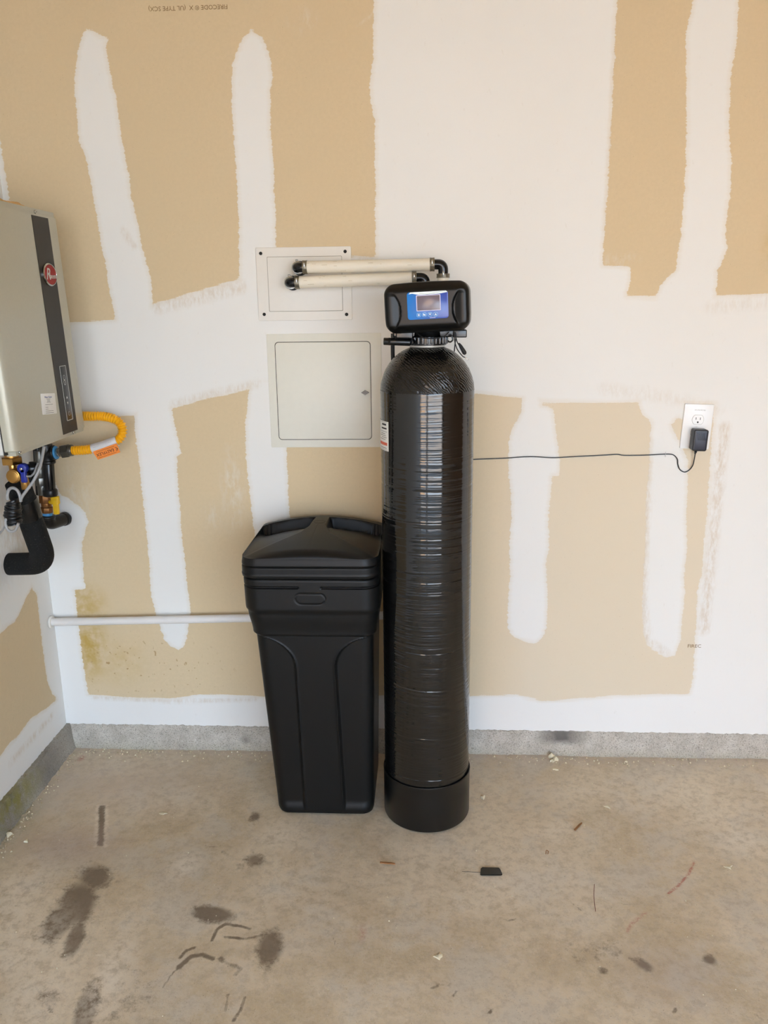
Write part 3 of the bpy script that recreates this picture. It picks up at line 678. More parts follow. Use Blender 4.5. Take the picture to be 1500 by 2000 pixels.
# lid
LX, LY, HX, HY, LR = XC(.8), -.235, .1935, .2025, .048
out = rrect(1, 1, .01, 1, 1, 1)
outl = rrect(HX, HY, LR, 14, 44, 30); NO = len(outl)
def top(x, y):
    ax_ = abs(x)
    z = .8725-.75*x*x-.45*(y-.01)**2
    yc = -.035-.15*(max(0, ax_-.035)/.155)**.75; yb = .135-.35*x*x
    b = .026+.012*sm(.02, -.035, y)
    f = (y-yc)/max(.03, yb-yc)
    if f > 0:
        dep = .036*min(1, f)**1.15*(1-sm(yb-.004, yb+.006, y))
        dep = dep*sm(b-.004, b+.006, ax_)
        z -= dep+.0012*sm(0, .06, f)*(1-sm(yb-.004, yb+.006, y))*sm(b-.004, b+.006, ax_)
    e = math.hypot(x, (y-.055)*1.0); z -= .0012*math.exp(-((e-.017)/.0014)**2)
    if y < .02: z -= .0006*math.exp(-(x/.0012)**2)
    return z
rings = []
zl = .7775
side = [(0, .12, zl), (0, .0005, zl)] 
rings.append([(LX+x*.9, LY+y*.9, zl) for x, y in outl]); rings.append([(LX+x*.992, LY+y*.992, zl) for x, y in outl]); rings.append([(LX+x, LY+y, zl+.0015) for x, y in outl])
for z in np.arange(.782, .8351, .0022):
    d = .0035*math.exp(-((z-.8105)/.0016)**2)+.0025*sm(.812, .835, z)-.0012*math.exp(-((z-.786)/.0025)**2)
    rings.append([(LX+x*(1-d/HX), LY+y*(1-d/HY), z) for x, y in outl])
for k in range(1, 13):
    t = PI/2*k/12; ins = .0025+.026*(1-math.cos(t)); s = 1-ins/HX
    ring = []
    for x, y in outl:
        X, Y = x*s, y*(1-ins/HY); zt = top(X, Y); ring.append((LX+X, LY+Y, .835+(zt-.835)*math.sin(t)))
    rings.append(ring)
s0, s1_ = 1-.0285/HX, 1-.0285/HY
for s in np.linspace(1, .012, 96)[1:]:
    rings.append([(LX+x*s0*s, LY+y*s1_*s, top(x*s0*s, y*s1_*s)) for x, y in outl])
obj('lid', loft(rings), 'poly', bt, angle=55)
obj('tube_elbow', join(cyl((-.134, TY+.1, .808), (-.142, TY+.1, .808), .007)), 'matte', bt)

# ------------------------------------------------------------------ tankless heater on the left wall
XH = -1.02; Y0, Y1, Z0, Z1 = -.590, -.158, 1.141, 1.760
ht = thing('tankless_water_heater', (XL, (Y0+Y1)/2, Z0), 'grey wall-hung tankless heater box with a dark vertical strip and red oval badge', 'water heater')
D = XH-XL; ht.rotation_euler = (0, R(-2.0), 0)
def yz(hy, hz, r, x0, x1, bev=.004, m=6):     # slab facing +X
    o = lambda k, x: [(x, y, z) for y, z in rrect(hy-k, hz-k, max(r-k, 1e-4), m, 2, 2)]
    return loft([o(0, x0), o(0, x1-bev), o(bev*.3, x1-bev*.3), o(bev, x1)])
cy_, cz_ = (Y0+Y1)/2, (Z0+Z1)/2; hy_, hz_ = (Y1-Y0)/2, (Z1-Z0)/2
obj('case', mv(yz(hy_-.001, hz_, .004, XL+.024, XH-.037, .002), (0, cy_, cz_+.004)), 'sidep', ht, label='grey case side behind the cover, lit tone painted in')
def cover():
    rs = []
    for t in [None]+list(np.linspace(0, PI/2, 9)):
        q = 0 if t is None else .022*(1-math.cos(t)); x = XH-.032 if t is None else XH-.022+.022*math.sin(t)
        rs.append([(x, cy_+y, cz_-.002+z) for y, z in rrect(hy_-q, hz_-.014, .004, 5, 2, 2)])
    return loft(rs)
obj('front_cover', cover(), 'greyp', ht)
obj('cover_flange', box((XH-.034, Y0+.012, Z0), (XH-.010, Y1-.004, Z0+.02)), 'greyp', ht, smooth=False)
obj('cover_flange', box((XH-.034, Y0+.012, Z1-.02), (XH-.010, Y1-.004, Z1)), 'greyp', ht, smooth=False)
obj('cover_seam', box((XL+.03, Y0+.0045, Z0+.004), (XH-.030, Y1-.004, Z1-.004)), 'dark', ht, smooth=False)
for px, py in ((38, 873), (145, 849), (85, 417)):
    p = aX(px, py, XH-.008); p[2] = Z0+.007 if py > 600 else Z1-.009
    s_ = obj('screw', cyl((XH-.011, p[1], p[2]), (XH-.006, p[1], p[2]), .0055, .001, 20), 'chrome', ht)
    obj('screw_slot', box((XH-.0062, p[1]-.003, p[2]-.0006), (XH-.0056, p[1]+.003, p[2]+.0006)), 'dark', s_, smooth=False)
# raised side plate with a pressed rectangle
sp_ = aY(4, 828, Y0+.003)
obj('side_recess', mv(frame_xz(.03, .030, .005, .008, .003), (XL+.11, Y0+.0032, 1.232)), 'sidep', ht)
a = aX(58, 413, XH+.002); b = aX(90, 422, XH+.002); c_ = aX(125, 852, XH+.002); d_ = aX(153, 843, XH+.002)
ys = (a[1]+c_[1])/2+.028; ye = (b[1]+d_[1])/2+.030
obj('dark_strip', box((XH-.0002, ys, Z0+.013), (XH+.0012, ye, Z1-.021)), 'strip', ht, smooth=False)
def face(g, y, z, dx=0.):                     # XZ-front geometry turned to face +X
    return T(g, Matrix.Translation((XH+.0012+dx, y, z)) @ Matrix.Rotation(PI/2, 4, 'Z'))
pz = [aX(x_, y_, XH) for x_, y_ in ((126, 724), (140, 822))]
yc_ = (ys+ye)/2+.005
cp = obj('control_panel', face(slab(.020, .077, .002, .001, .0003), yc_, (pz[0][2]+pz[1][2])/2), 'panelk', ht)
zc_ = (pz[0][2]+pz[1][2])/2
obj('panel_outline', face(frame_xz(.020, .077, .0016, .002, .0006), yc_, zc_, .0008), 'silver', cp, smooth=False)
for dz, gg in ((-.012, prism([(-.004, -.003), (.004, -.003), (0, .004)], .0004)), (-.028, prism([(0, -.004), (.004, .003), (-.004, .003)], .0004)), (.030, frame_xz(.006, .007, .0012, .005, .0004)), (.044, frame_xz(.006, .007, .0012, .005, .0004)), (-.058, frame_xz(.005, .006, .0010, .0045, .0004))):
    obj('touch_key', face(gg, yc_, zc_+dz, .0008), 'silver', cp, smooth=False)
bz_ = aX(97, 542, XH+.004)
ov = lambda rx, rz, n=48: [(rx*math.cos(2*PI*k/n), rz*math.sin(2*PI*k/n)) for k in range(n)]
bd = obj('oval_badge', face(loft([[(x, 0, z) for x, z in ov(.040, .0305)], [(x, -.004, z) for x, z in ov(.040, .0305)], [(x, -.006, z) for x, z in ov(.038, .0285)], [(x, -.006, z) for x, z in ov(.0365, .027)], [(x, -.0045, z) for x, z in ov(.036, .0265)]]), yc_-.002, bz_[2]), 'chrome', ht, label='silver-rimmed red oval badge')
obj('badge_enamel', face(loft([[(x, -.0044, z) for x, z in ov(.0358, .0263)], [(x, -.0052, z) for x, z in ov(.0358, .0263)]]), yc_-.002, bz_[2]), 'red', bd)
obj('badge_script', face(join(mv(text_geo('R', .044, .35, .0004), (-.016, -.0056, 0)), mv(text_geo('heem', .020, .35, .0004), (.012, -.0056, -.004))), yc_-.002, bz_[2]), 'silver', bd, smooth=False)
lb = aX(91, 794, XH)+np.array([0, .022, -.004])
lb_o = obj('paper_sticker', T(slab(.042, .028, .003, .0006, .0002), Matrix.Translation((XH+.0002, lb[1], lb[2])) @ Matrix.Rotation(PI/2, 4, 'Z') @ Matrix.Rotation(R(5), 4, 'Y')), 'paper', ht, label='white service sticker')
def stk(g, x, z): return T(mv(g, (x, -.0007, z)), Matrix.Translation((XH+.0002, lb[1], lb[2])) @ Matrix.Rotation(PI/2, 4, 'Z') @ Matrix.Rotation(R(5), 4, 'Y'))
obj('sticker_heading', stk(text_geo('Water Heater', .0075, 0, .0001), 0, .018), 'inkb', lb_o, smooth=False)
obj('sticker_lines', join(*[stk(slab(w_, .0004, .0002, .0002, .0001, 1), x_, z_) for w_, x_, z_ in ((.012, 0, .013), (.012, 0, .004), (.009, 0, .0095), (.008, 0, .007), (.022, 0, -.002), (.008, -.014, -.009), (.008, -.014, -.014), (.023, 0, -.019), (.023, 0, -.024))]), "ink", lb_o, smooth=False)
# insulation foam behind the top
g = []
for i in range(26):
    y = Y0+.03+i*.009
    g.append(mv(rbox((.012+.006*random.random(), .012, .006+.006*random.random()), (.006,)*3, (1, 1, 1), 2), (XH-.05, y, Z1+.005)))
tag(obj('foam_bead', join(*g), 'foamsp', org=(XL, cy_, Z1)), 'orange-tan foam bead along the top of the grey heater', 'sealant')

# ---- plumbing under the heater
# insulated pipe with brass service valve
YI = -.335
ins = thing('insulated_pipe', (XL, -.275, .755), 'thick black foam-wrapped pipe bending from the left wall up to a brass valve', 'pipe')
pa = Vector((-1.158, -.345, 1.03)); pb = Vector((-1.142, -.268, .765)); pc = Vector((XL+.002, -.238, .752))
obj('foam_sleeve', tube(elbow_path(pa, pb, pc, .055, 12), .034, 32, smooth=False), 'foam', ins, angle=60)
obj('tape_wrap', join(tube([pa+(pb-pa)*t for t in np.linspace(.20, .42, 7)], .0362, 32, smooth=False, rf=lambda s: .0362+.0008*math.sin(s*700)),
                      tube([aY(24, 977, -.40), aY(27, 985, -.40), aY(25, 1000, -.40), aY(26, 1012, -.40), aY(29, 1024, -.40)], .02, 24, 8, rf=lambda s: .0175+.006*math.sin(min(1, s/.085)*PI)+.0012*math.sin(s*330)+.0008*math.sin(s*910))), 'tape', ins, label='shiny black tape wrap')
vt = thing('brass_service_valve', (-1.15, -.36, 1.04), 'brass union valve with blue lever under the near corner of the grey heater', 'valve')
yv = -.37
tp = aY(23, 872, yv); bp = aY(26, 930, yv)
zz = lambda py: aY(24, py, yv)[2]; xx = aY(24, 905, yv)[0]
obj('blue_collar', join(cyl((xx, yv, zz(885)), (xx, yv, zz(878)), .0175)), 'bluet', vt)
obj('inlet_stub', cyl((xx, yv, zz(879)), (xx, yv, Z0+.01), .0155), 'blk', vt)
obj('union_nut', join(cyl((xx, yv, zz(895)), (xx, yv, zz(885)), .019), hexnut((xx, yv, zz(906)), (xx, yv, zz(893)), .029), cyl((xx, yv, zz(922)), (xx, yv, zz(905)), .0105)), 'brass', vt)
xb, zb = aY(25, 931, yv-.03)[0], aY(25, 931, yv-.03)[2]
obj('valve_cap', join(cyl((xb, yv+.02, zb), (xb, yv-.03, zb), .0195, .002), cyl((xb, yv-.03, zb), (xb, yv-.033, zb), .0165, .001)), 'brass', vt)
obj('side_port', join(cyl((xx, yv, zz(930)), (xx+.05, yv, zz(915)), .012), cyl((xx+.03, yv, zz(955)), (xx+.03, yv, zz(925)), .012)), 'brass', vt)
xh, zh = aY(43, 921, yv-.03)[0], aY(43, 921, yv-.03)[2]
obj('lever', join(cyl((xh, yv-.012, zh+.008), (xh, yv-.032, zh+.008), .0135, .003), mv(rbox((.0075, .006, .02), (.003,)*3, (1, 1, 1), 3), (xh+.002, yv-.026, zh-.012))), 'blueh', vt, label='blue lever')
obj('lever_nut', hexnut((xh, yv-.031, zh+.008), (xh, yv-.036, zh+.008), .0045), 'chrome', vt)
obj('hose_fitting', join(cyl(aY(52, 916, yv), aY(66, 915, yv), .014), cyl(aY(57, 915, yv), aY(71, 914, yv+.01), .019, .003), cyl(aY(60, 925, yv+.01), aY(52, 945, yv+.01), .012)), 'blk', vt)

# gas line
YG = -.085
gs = thing('gas_pipe', aY(95, 1020, YG), 'black iron gas pipe with drip leg, brass valve and yellow lever by the corner', 'gas pipe')
G = lambda x, y, Y=YG: Vector(aY(x, y, Y))
ez = G(100, 1022)
obj('wall_elbow', join(tube(elbow_path(G(93, 1008), G(95, 1024), Vector(aY(128, 1013, -.012)), .022, 10), .0205, 28, smooth=False), cyl(G(93, 1013), G(93, 1006), .0235, .003)), 'iron', gs, angle=50)
we = Vector(aY(128, 1013, -.012)); wd = (we-G(95, 1024)).normalized()
obj('wall_nipple', join(cyl(we-wd*.012, we+wd*.004, .0225, .002), cyl(we, we+wd*.014, .014)), 'iron', gs)
obj('thread_tape', cyl(G(92, 1009), G(92, 1000), .0165), 'bluet', gs, label='blue thread tape')
obj('ball_valve', join(cyl(G(91.5, 1001), G(91, 990), .0195, .002, 8), cyl(G(91, 990), G(89.5, 978), .0165), cyl(G(89.5, 982), G(88.5, 966), .0205, .003, 8)), 'bronze', gs, label='old bronze ball valve')
obj('yellow_lever', join(mv(rbox((.0125, .008, .013), (.004,)*3, (1, 1, 1), 3), G(108, 977, -.11)), mv(rbox((.0085, .006, .024), (.003,)*3, (1, 1, 1), 3), G(109.5, 990, -.113)), cyl(G(97, 981, -.1), G(106, 979, -.105), .006)), 'yelh', gs, label='yellow lever')
obj('riser_union', join(cyl(G(85, 967), G(83, 945), .016), hexnut(G(83, 948), G(81, 932), .019), cyl(G(81, 932), G(78.5, 912), .0165), cyl(G(79, 915), G(77, 880), .015)), 'dsteel', gs)
obj('riser_pipe', cyl(G(80, 966, YG+.01), G(74, 872, YG+.01), .0155), 'iron', gs)
YD = YG-.03
obj('tee', join(tube(elbow_path(G(94, 905, YD), G(92, 885, YD), G(108, 884, YD), .02, 8), .0195, 28, smooth=False), cyl(G(92, 886, YD), G(89, 868, YD), .0195), cyl(G(103, 884.5, YD), G(108, 884.2, YD), .0235, .003), cyl(G(94.5, 906, YD), G(93.5, 899, YD), .0225, .003)), 'iron', gs, angle=50)
obj('drip_leg', cyl(G(94, 905, YD), G(97.5, 958, YD), .0175), 'blk', gs)
obj('drip_cap', cyl(G(97.3, 955, YD), G(98.5, 969, YD), .0225, .005), 'iron', gs)
obj('blue_seal', cyl(G(107.5, 884.2, YD), G(111, 883.8, YD), .021, .003), 'bluet', gs, label='blue sealant ring')
# yellow gas hose
hs = thing('gas_connector_hose', G(140, 880, YD), 'yellow corrugated gas hose looping from black tee to behind the heater', 'gas hose')
obj('flare_fitting', join(cyl(G(110, 884, YD), G(121, 882, YD), .0135), hexnut(G(114, 883.5, YD), G(119, 882.5, YD), .0155)), 'chrome', hs)
obj('flare_nut', join(hexnut(G(121, 882, YD), G(135, 880, YD), .0215), cyl(G(135, 880, YD), G(142, 879.5, YD), .018, .002)), 'dsteel', hs)
hp = [G(140, 880, YD), G(165, 879, YD), G(190, 875, YD), G(215, 868, YD+.005), G(232, 858, YD+.01), G(239, 845, YD+.015), G(236, 829, YD+.02), G(222, 818, YD+.02), G(200, 813, YD+.025), G(180, 813, YD+.025), G(160, 813, YD+.03), G(135, 818, YD+.03)]
obj('corrugated_tube', tube(hp, .014, 24, 44, rf=lambda s: .0128+.0021*math.sin(s*2*PI/.0080), smooth=True), 'yel', hs, angle=180)
P0, P1 = G(181, 877.5, YD), G(229, 861, YD+.008)
obj('film_label', tube([P0, G(205, 870.5, YD+.003), P1], .0165, 28, 10), 'foil', hs, label='crinkled silver-white film label')
ax_ = (P1-P0).normalized()
perp = Vector((ax_.z, 0, -ax_.x)); 
if perp.z > 0: perp = -perp
mid = (P0+P1)*.5+Vector((0, -.015, 0))
q0 = mid-ax_*.037+perp*.006; q1 = mid+ax_*.045+perp*.006; q2 = q1+perp*.029; q3 = q0+perp*.029+ax_*.006
tagv = [Vector((q.x, mid.y-.003, q.z)) for q in (q0, q1, q2, q3)];  tg = ([tuple(v) for v in tagv]+[tuple(v+Vector((0, -.0008, 0))) for v in tagv], [(0, 1, 2, 3), (7, 6, 5, 4), (0, 4, 5, 1), (1, 5, 6, 2), (2, 6, 7, 3), (3, 7, 4, 0)])
to = obj('orange_tag', tg, 'orange', hs, smooth=False, label='orange hanging tag')
ang = math.atan2(ax_.z, ax_.x)
tm = Matrix.Translation(Vector(((q0.x+q2.x)/2, mid.y-.0042, (q0.z+q2.z)/2))) @ Matrix.Rotation(-ang+PI, 4, 'Y')
obj('tag_lettering', T(join(mv(text_geo('EASYFLEX', .0135, 0, .0001), (.004, 0, 0)), mv(text_geo('€', .015, 0, .0001), (-.034, 0, 0)), mv(slab(.03, .0004, .0002, .0002, .0001, 1), (0, 0, -.009)), mv(slab(.03, .0004, .0002, .0002, .0001, 1), (0, 0, .010))), tm), 'ink', to, smooth=False)
obj('label_print', join(*[tube([P0+ax_*(.008+.0)+Vector((0, -.0160, 0))+perp*k_, P1-ax_*.012+Vector((0, -.0160, 0))+perp*k_], .0004, 5, 4) for k_ in (-.004, -.001, .002)]), 'gap', hs, smooth=False)
# grey cable
YW = -.42
wpts = [G(86, 872, -.37), G(83, 890, -.38), G(77, 915, -.40), G(66, 938, -.41), G(54, 955, YW), G(44, 969, YW), G(40, 978, YW)]
gc = thing('grey_cable', G(86, 874, -.36), 'grey jacketed cable coiled and taped to the black foam pipe', 'cable')
obj('long_run', tube(wpts, .0042, 12), 'greyw', gc)
obj('upper_coil', tube([G(15, 976, YW), G(14.5, 965, YW), G(18, 956, YW), G(25, 953, YW), G(33, 957, YW), (G(38, 966, YW)), G(41, 980, YW)], .0042, 12), 'greyw', gc)
obj('lower_coil', tube([G(12, 1012, YW), G(11, 1024, YW), G(15, 1034, YW), G(23, 1038, YW), G(31, 1034, YW), G(36, 1022, YW)], .0040, 12), 'greyw', gc)
obj('branch_lead', tube([G(52, 930, -.41), G(60, 930, -.40), G(67, 923, -.39), G(71, 912, -.38), G(74, 905, -.37)], .0026, 10), 'greyw', gc)
obj('tail', tube([G(12, 1020, YW), G(6, 1034, YW+.02), G(-6, 1048, YW+.04), G(-30, 1070, YW+.06)], .0026, 10), 'greyw', gc)

# white pipe low on the wall
yp = -.03
wp = thing('white_pipe', (XL, yp, .47), 'thin white pipe running level along the wall behind the salt tank', 'pipe')
p0 = Vector((XL+.002, yp, aY(95, 1215, yp)[2])); p1 = Vector(aY(745, 1202, yp)); p1 = p0+(p1-p0)*1.18
obj('pipe_run', cyl(p0, p1, .0135, .001, 28), 'whitepipe', wp)
obj('wall_collar', cyl(p0, p0+(p1-p0).normalized()*.008, .021, .002), 'plate', wp)
obj('end_elbow', tube(elbow_path(p1, p1+(p1-p0).normalized()*.03, p1+(p1-p0).normalized()*.03+Vector((0, .029, 0)), .015), .0165, 24, smooth=False), 'whitepipe', wp)

# ------------------------------------------------------------------ boxes on the wall
def quad_c(pts): 
    a = [aY(*p) for p in pts]; return np.mean(a, 0), (max(q[0] for q in a)-min(q[0] for q in a))/2, (max(q[2] for q in a)-min(q[2] for q in a))/2
c1, hx, hz = quad_c([(498, 484), (685, 480), (690, 625), (506, 627)])
sb = thing('supply_box', (c1[0], 0, c1[2]), 'white rectangular cover plate with four dark screws where two hoses enter', 'wall box')
obj('cover_plate', mv(slab(hx-.002, hz-.001, .004, .005, .0015), (c1[0], 0, c1[2])), 'plate', sb)
obj('inner_door', mv(slab(.112, .079, .003, .0018, .0008), (c1[0]+.003, -.0045, c1[2])), 'plate', sb)
obj('door_joint', mv(frame_xz(.1132, .0802, .0014, .003, .0003), (c1[0]+.003, -.0049, c1[2])), 'gap', sb, smooth=False)
for px, py in ((509, 495), (674, 491), (516, 614), (677, 614)):
    p = aY(px, py, -.006); obj('screw', stack((p[0], -.004, p[2]), (p[0], -.1, p[2]), [(.005, 0), (.005, .002), (.0035, .0035), (.001, .0036)], 18), 'dark', sb)
c2, hx, hz = quad_c([(521, 653), (745, 650), (743, 873), (533, 873)])
ap = thing('access_panel', (c2[0], 0, c2[2]), 'large cream-white square access panel with rounded door and small black latch', 'access panel')
obj('panel_frame', mv(slab(hx, hz, .002, .0022, .0008), (c2[0], 0, c2[2])), 'door', ap)
obj('door_gap', mv(frame_xz(.1485, .1525, .0022, .012, .0003), (c2[0]-.004, -.0021, c2[2])), 'dark', ap, smooth=False)
dd = obj('door', mv(slab(.1468, .1508, .011, .0022, .001), (c2[0]-.004, -.0018, c2[2])), 'door', ap)
lt = aY(713, 767, -.01)
obj('latch', join(cyl((lt[0], -.003, lt[2]), (lt[0], -.007, lt[2]), .006), mv(loft([[(x, 0, z) for x, z in ((-.013, 0), (0, -.008), (.013, 0), (0, .008))], [(x*.9, -.006, z*.9) for x, z in ((-.013, 0), (0, -.008), (.013, 0), (0, .008))]]), (lt[0], -.006, lt[2]))), 'blk', dd, label='small black diamond latch')

# outlet
c3 = (aY(1336, 790)+aY(1394, 788)+aY(1326, 875)+aY(1385, 877))/4
ROT = Matrix.Translation((c3[0], 0, c3[2])) @ Matrix.Rotation(R(2.6), 4, 'Y')
ol = thing('power_outlet', (c3[0], 0, c3[2]), 'white double power outlet plate right of the tall tank', 'outlet')
O = lambda g: T(g, ROT)
obj('wall_plate', O(slab(.0445, .0695, .004, .006, .002)), 'socket', ol)
def recept(z):
    pts = []
    for k in range(40):
        a = 2*PI*k/40; x = .0172*math.cos(a); zq = max(-.0142, min(.0142, .0172*math.sin(a))); pts.append((x, zq))
    r_ = obj('receptacle', O(mv(prism(pts, .0012), (0, -.0058, z))), 'socket', ol)
    obj('receptacle_rim', O(mv(loft([[(x*1.05, 0, q*1.05) for x, q in pts], [(x*1.05, -.0004, q*1.05) for x, q in pts]]), (0, -.0058, z))), 'gap', r_, smooth=False)
    for s_ in (-1, 1): obj('slot', O(mv(slab(.0009, .0037, .0004, .0003, .0001, 2), (s_*.0064, -.0070, z+.0035))), 'dark', r_, smooth=False)
    obj('ground_hole', O(mv(slab(.0024, .0026, .0018, .0003, .0001, 3), (0, -.0070, z-.0075))), 'dark', r_, smooth=False)
recept(.0215); recept(-.0195)
obj('plate_screw', O(stack((0, -.005, 0), (0, -.02, 0), [(.003, 0), (.003, .0016), (.001, .0024)], 16)), 'socket', ol)
obj('plate_print', O(mv(text_geo('GFCI PROTECTED', .0042, 0, .0001), (.003, -.0062, .051))), 'gap', ol, smooth=False)
ad = thing('power_adapter', tuple(ROT @ Vector((.003, -.007, -.026))), 'black plug-in power adapter with ribbed face in lower outlet socket', 'power adapter')
AC = (.004, -.007, -.037)
obj('adapter_case', O(mv(rbox((.0215, .018, .033), (.006, .003, .006), (4, 3, 5), 4), (AC[0], AC[1]-.0183, AC[2]))), 'adapt', ad)
obj('adapter_face', O(mv(slab(.0165, .0265, .002, .0012, .0005), (AC[0], AC[1]-.036, AC[2]-.001))), 'adface', ad)
obj('grip_rib', join(*[O(mv(tube([(x_-.002, 0, .022), (x_, 0, .012), (x_+.004, 0, .0)], .0005, 6, 4), (AC[0], AC[1]-.0374, AC[2]+.001))) for x_ in np.linspace(-.012, .010, 9)]), 'adapt', ad)
ab = ROT @ Vector((AC[0]-.001, AC[1]-.010, AC[2]-.032))
obj('strain_relief', orient(lathe([(.0048, 0), (.0048, .004), (.004, .005), (.004, .010), (.0028, .011), (.0026, .015)], 18), ab, ab+Vector((-.002, .004, -.02))), 'cord', ad)
yc2 = -.0035
e0 = ab+Vector((-.0012, .0026, -.013))
pts = [e0, aY(1356, 897, -.012), aY(1353, 909, -.007), aY(1346, 918, yc2), aY(1337, 922, yc2), aY(1328, 917, yc2), aY(1324, 907, yc2), aY(1323, 897, yc2), aY(1316, 889, yc2), aY(1306, 887, yc2), aY(1290, 887.5, yc2), aY(1260, 889, yc2), aY(1220, 889.5, yc2), aY(1205, 887.5, yc2), aY(1180, 889, yc2),
       aY(1120, 892, yc2), aY(1080, 894, yc2), aY(1035, 892, yc2), aY(985, 895, yc2), aY(935, 897, yc2), aY(905, 899, yc2-.01), aY(880, 897, -.05), Vector((.075, TY+.135, 1.10)), Vector((.07, TY+.14, 1.25)), Vector((.08, TY+.12, 1.40)), Vector((.086, TY+.035, 1.436))]
obj('power_cord', tube(pts, .0017, 8, 12), 'cord', ad)
stp = tag(obj('cable_staple', join(tube([aY(1300, 883, -.001), aY(1300, 883.5, -.007), aY(1300, 891.5, -.007), aY(1300, 892.5, -.001)], .0007, 8, 3)), 'silver', org=tuple(aY(1300, 888, 0))), 'tiny metal staple holding the thin black cord to the wall', 'staple')

# hoses from the supply box to the control valve
YH = -.085; RH = .0172
def clamp(name_par, a, b):
    a, b = Vector(a), Vector(b); d = (b-a).normalized()
    c_ = obj('hose_clamp', join(cyl(a, b, RH+.0018, .0006, 40), cyl(a+d*.001, a+d*.0022, RH+.0026, .0003, 40), cyl(b-d*.0022, b-d*.001, RH+.0026, .0003, 40)), 'steel', name_par, label='worn steel hose clamp')
    mid_ = (a+b)/2
    up = Vector((0, -1, .25)).normalized()
    obj('clamp_screw', join(cyl(mid_+up*(RH+.003)-Vector((0, 0, .007)), mid_+up*(RH+.003)+Vector((0, 0, .007)), .0032, .0008, 12)), 'chrome', c_)
def hose(nm, label, xl, yl, xr, yr, first):
    L_ = Vector(aY(xl, yl, YH)); R_ = Vector(aY(xr, yr, YH)); d = (R_-L_).normalized()
    h = thing(nm, L_, label, 'hose', 'white water hoses at the supply box')
    obj('hose_run', cyl(L_, R_, RH, .001, 36), 'pvc', h)
    # grime flecks baked as thin relief strips
    g = []
    rg = random.Random(3 if first else 8)
    for i in range(9):
        t = rg.uniform(.03, .97); a = rg.uniform(-.9, .9); w_ = rg.uniform(.004, .02)
        ctr = L_+(R_-L_)*t; off = Vector((0, -math.cos(a), math.sin(a)))*(RH+.00005)
        g.append(tube([ctr+off-d*w_*.5, ctr+off, ctr+off+d*w_*.4], .0005, 6, 3, rf=None))
    obj('grime_streak', join(*g), 'grime', h, kind='stuff')
    clamp(h, L_-d*.001, L_+d*.0125); clamp(h, R_-d*.0125, R_+d*.001)
    # left elbow into the wall, with a ring clamp
    e = L_-d*.020
    obj('black_elbow', tube(elbow_path(L_+d*.002, e, Vector((e.x, -.004, e.z)), .016, 10), .0145, 28, smooth=False), 'blk', h, angle=60)
    k = e.x; yk = -.052
    ringp = [Vector((k+.0175*math.cos(a), yk, e.z+.0175*math.sin(a))) for a in np.linspace(0, 2*PI, 37)]
    obj('ring_clamp', join(cyl((k, yk-.006, e.z), (k, yk+.006, e.z), .0185, .0006, 40)), 'chrome', h)
    obj('clamp_ear', join(mv(rbox((.003, .005, .003), (.001,)*3, (1, 1, 1), 2), (k-.003, yk, e.z+.021))), 'dsteel', h)
    obj('wall_grommet', cyl((k, -.0045, e.z), (k, -.009, e.z), .0215, .002, 36), 'matte', h)
    # right elbow down
    w2 = R_+d*.026
    dn = Vector((w2.x, w2.y, w2.z-.036))
    obj('black_elbow', join(tube(elbow_path(R_-d*.002, w2, dn, .016, 10), .0145, 28, smooth=False)), 'blk', h, angle=60)
    if first: clamp(h, dn+Vector((0, 0, .010)), dn+Vector((0, 0, -.002)))
    zb_ = 1.437
    obj('hose_run', tube(elbow_path(dn+Vector((0, 0, .006)), Vector((w2.x, YH, zb_)), Vector((w2.x*.6+.01, TY+.038, zb_)), .05, 10), RH-.001, 28, smooth=False), 'pvc', h, angle=60)
    return h
hose('water_hose', 'upper white hose from the wall plate to the black control head', 592, 522, 848, 516.5, True)
hose('water_hose', 'lower white hose from the wall plate, its right end behind the control head', 577, 551.5, 813, 543, False)

# ------------------------------------------------------------------ debris on the floor
def lump(nm, px, py, r, h, label, cat='debris', mat='chip', seed=1, n=9, sx_=1., rot=0., group=None):
    rg = random.Random(seed); p = aZ(px, py, 0); rs = []
    ax = [(.5+.5*rg.random()+.25*math.sin(k*2.1+seed)) for k in range(n)]
    cr_, sr = math.cos(rot), math.sin(rot)
    for lv, s in ((0, .9), (.4, 1), (.8, .75), (1, .35)):
        ring = []
        for k in range(n):
            a = 2*PI*k/n; q = r*ax[k]*s*(1+.1*rg.uniform(-1, 1)); x, y = q*math.cos(a)*sx_, q*math.sin(a)
            ring.append((p[0]+x*cr_-y*sr, p[1]+x*sr+y*cr_, h*lv+h*.15*rg.uniform(-1, 1)*(lv > 0)-.0022))
        rs.append(ring)
    o = obj(nm, loft(rs), mat, org=(p[0], p[1], 0), angle=50); return tag(o, label, cat, group)
d1 = thing('plaster_lump', aZ(1082, 1480), 'largest cream plaster lump by the curb, right of the tall tank', 'debris')
def sub(px, py, r, h, seed):
    o = lump('lobe', px, py, r, h, 'x', seed=seed); lo = o.location.copy(); o.parent = d1; o.location = lo-Vector(ORG[d1.name]); del o['label']; del o['category']
sub(1077, 1479, .013, .018, 4); sub(1085, 1484, .013, .014, 9); sub(1078, 1487, .007, .010, 5)
lump('plaster_flake', 1085, 1502, .010, .004, 'thin white plaster sliver just below the largest plaster lump', seed=3, sx_=1.6)
lump('plaster_chip', 943, 1558, .009, .010, 'small cream plaster crumb beside the black boot of the tall tank', seed=12)
lump('plaster_chip', 856, 1868, .014, .004, 'flat cream star-shaped plaster chip in the middle of the near floor', seed=23, n=10)
lump('plaster_chip', 17, 1631, .013, .010, 'white plaster crumb near the left curb', seed=31)
lump('plaster_chip', 52, 1643, .007, .006, 'smaller white crumb just right of the one at the left curb', seed=35)
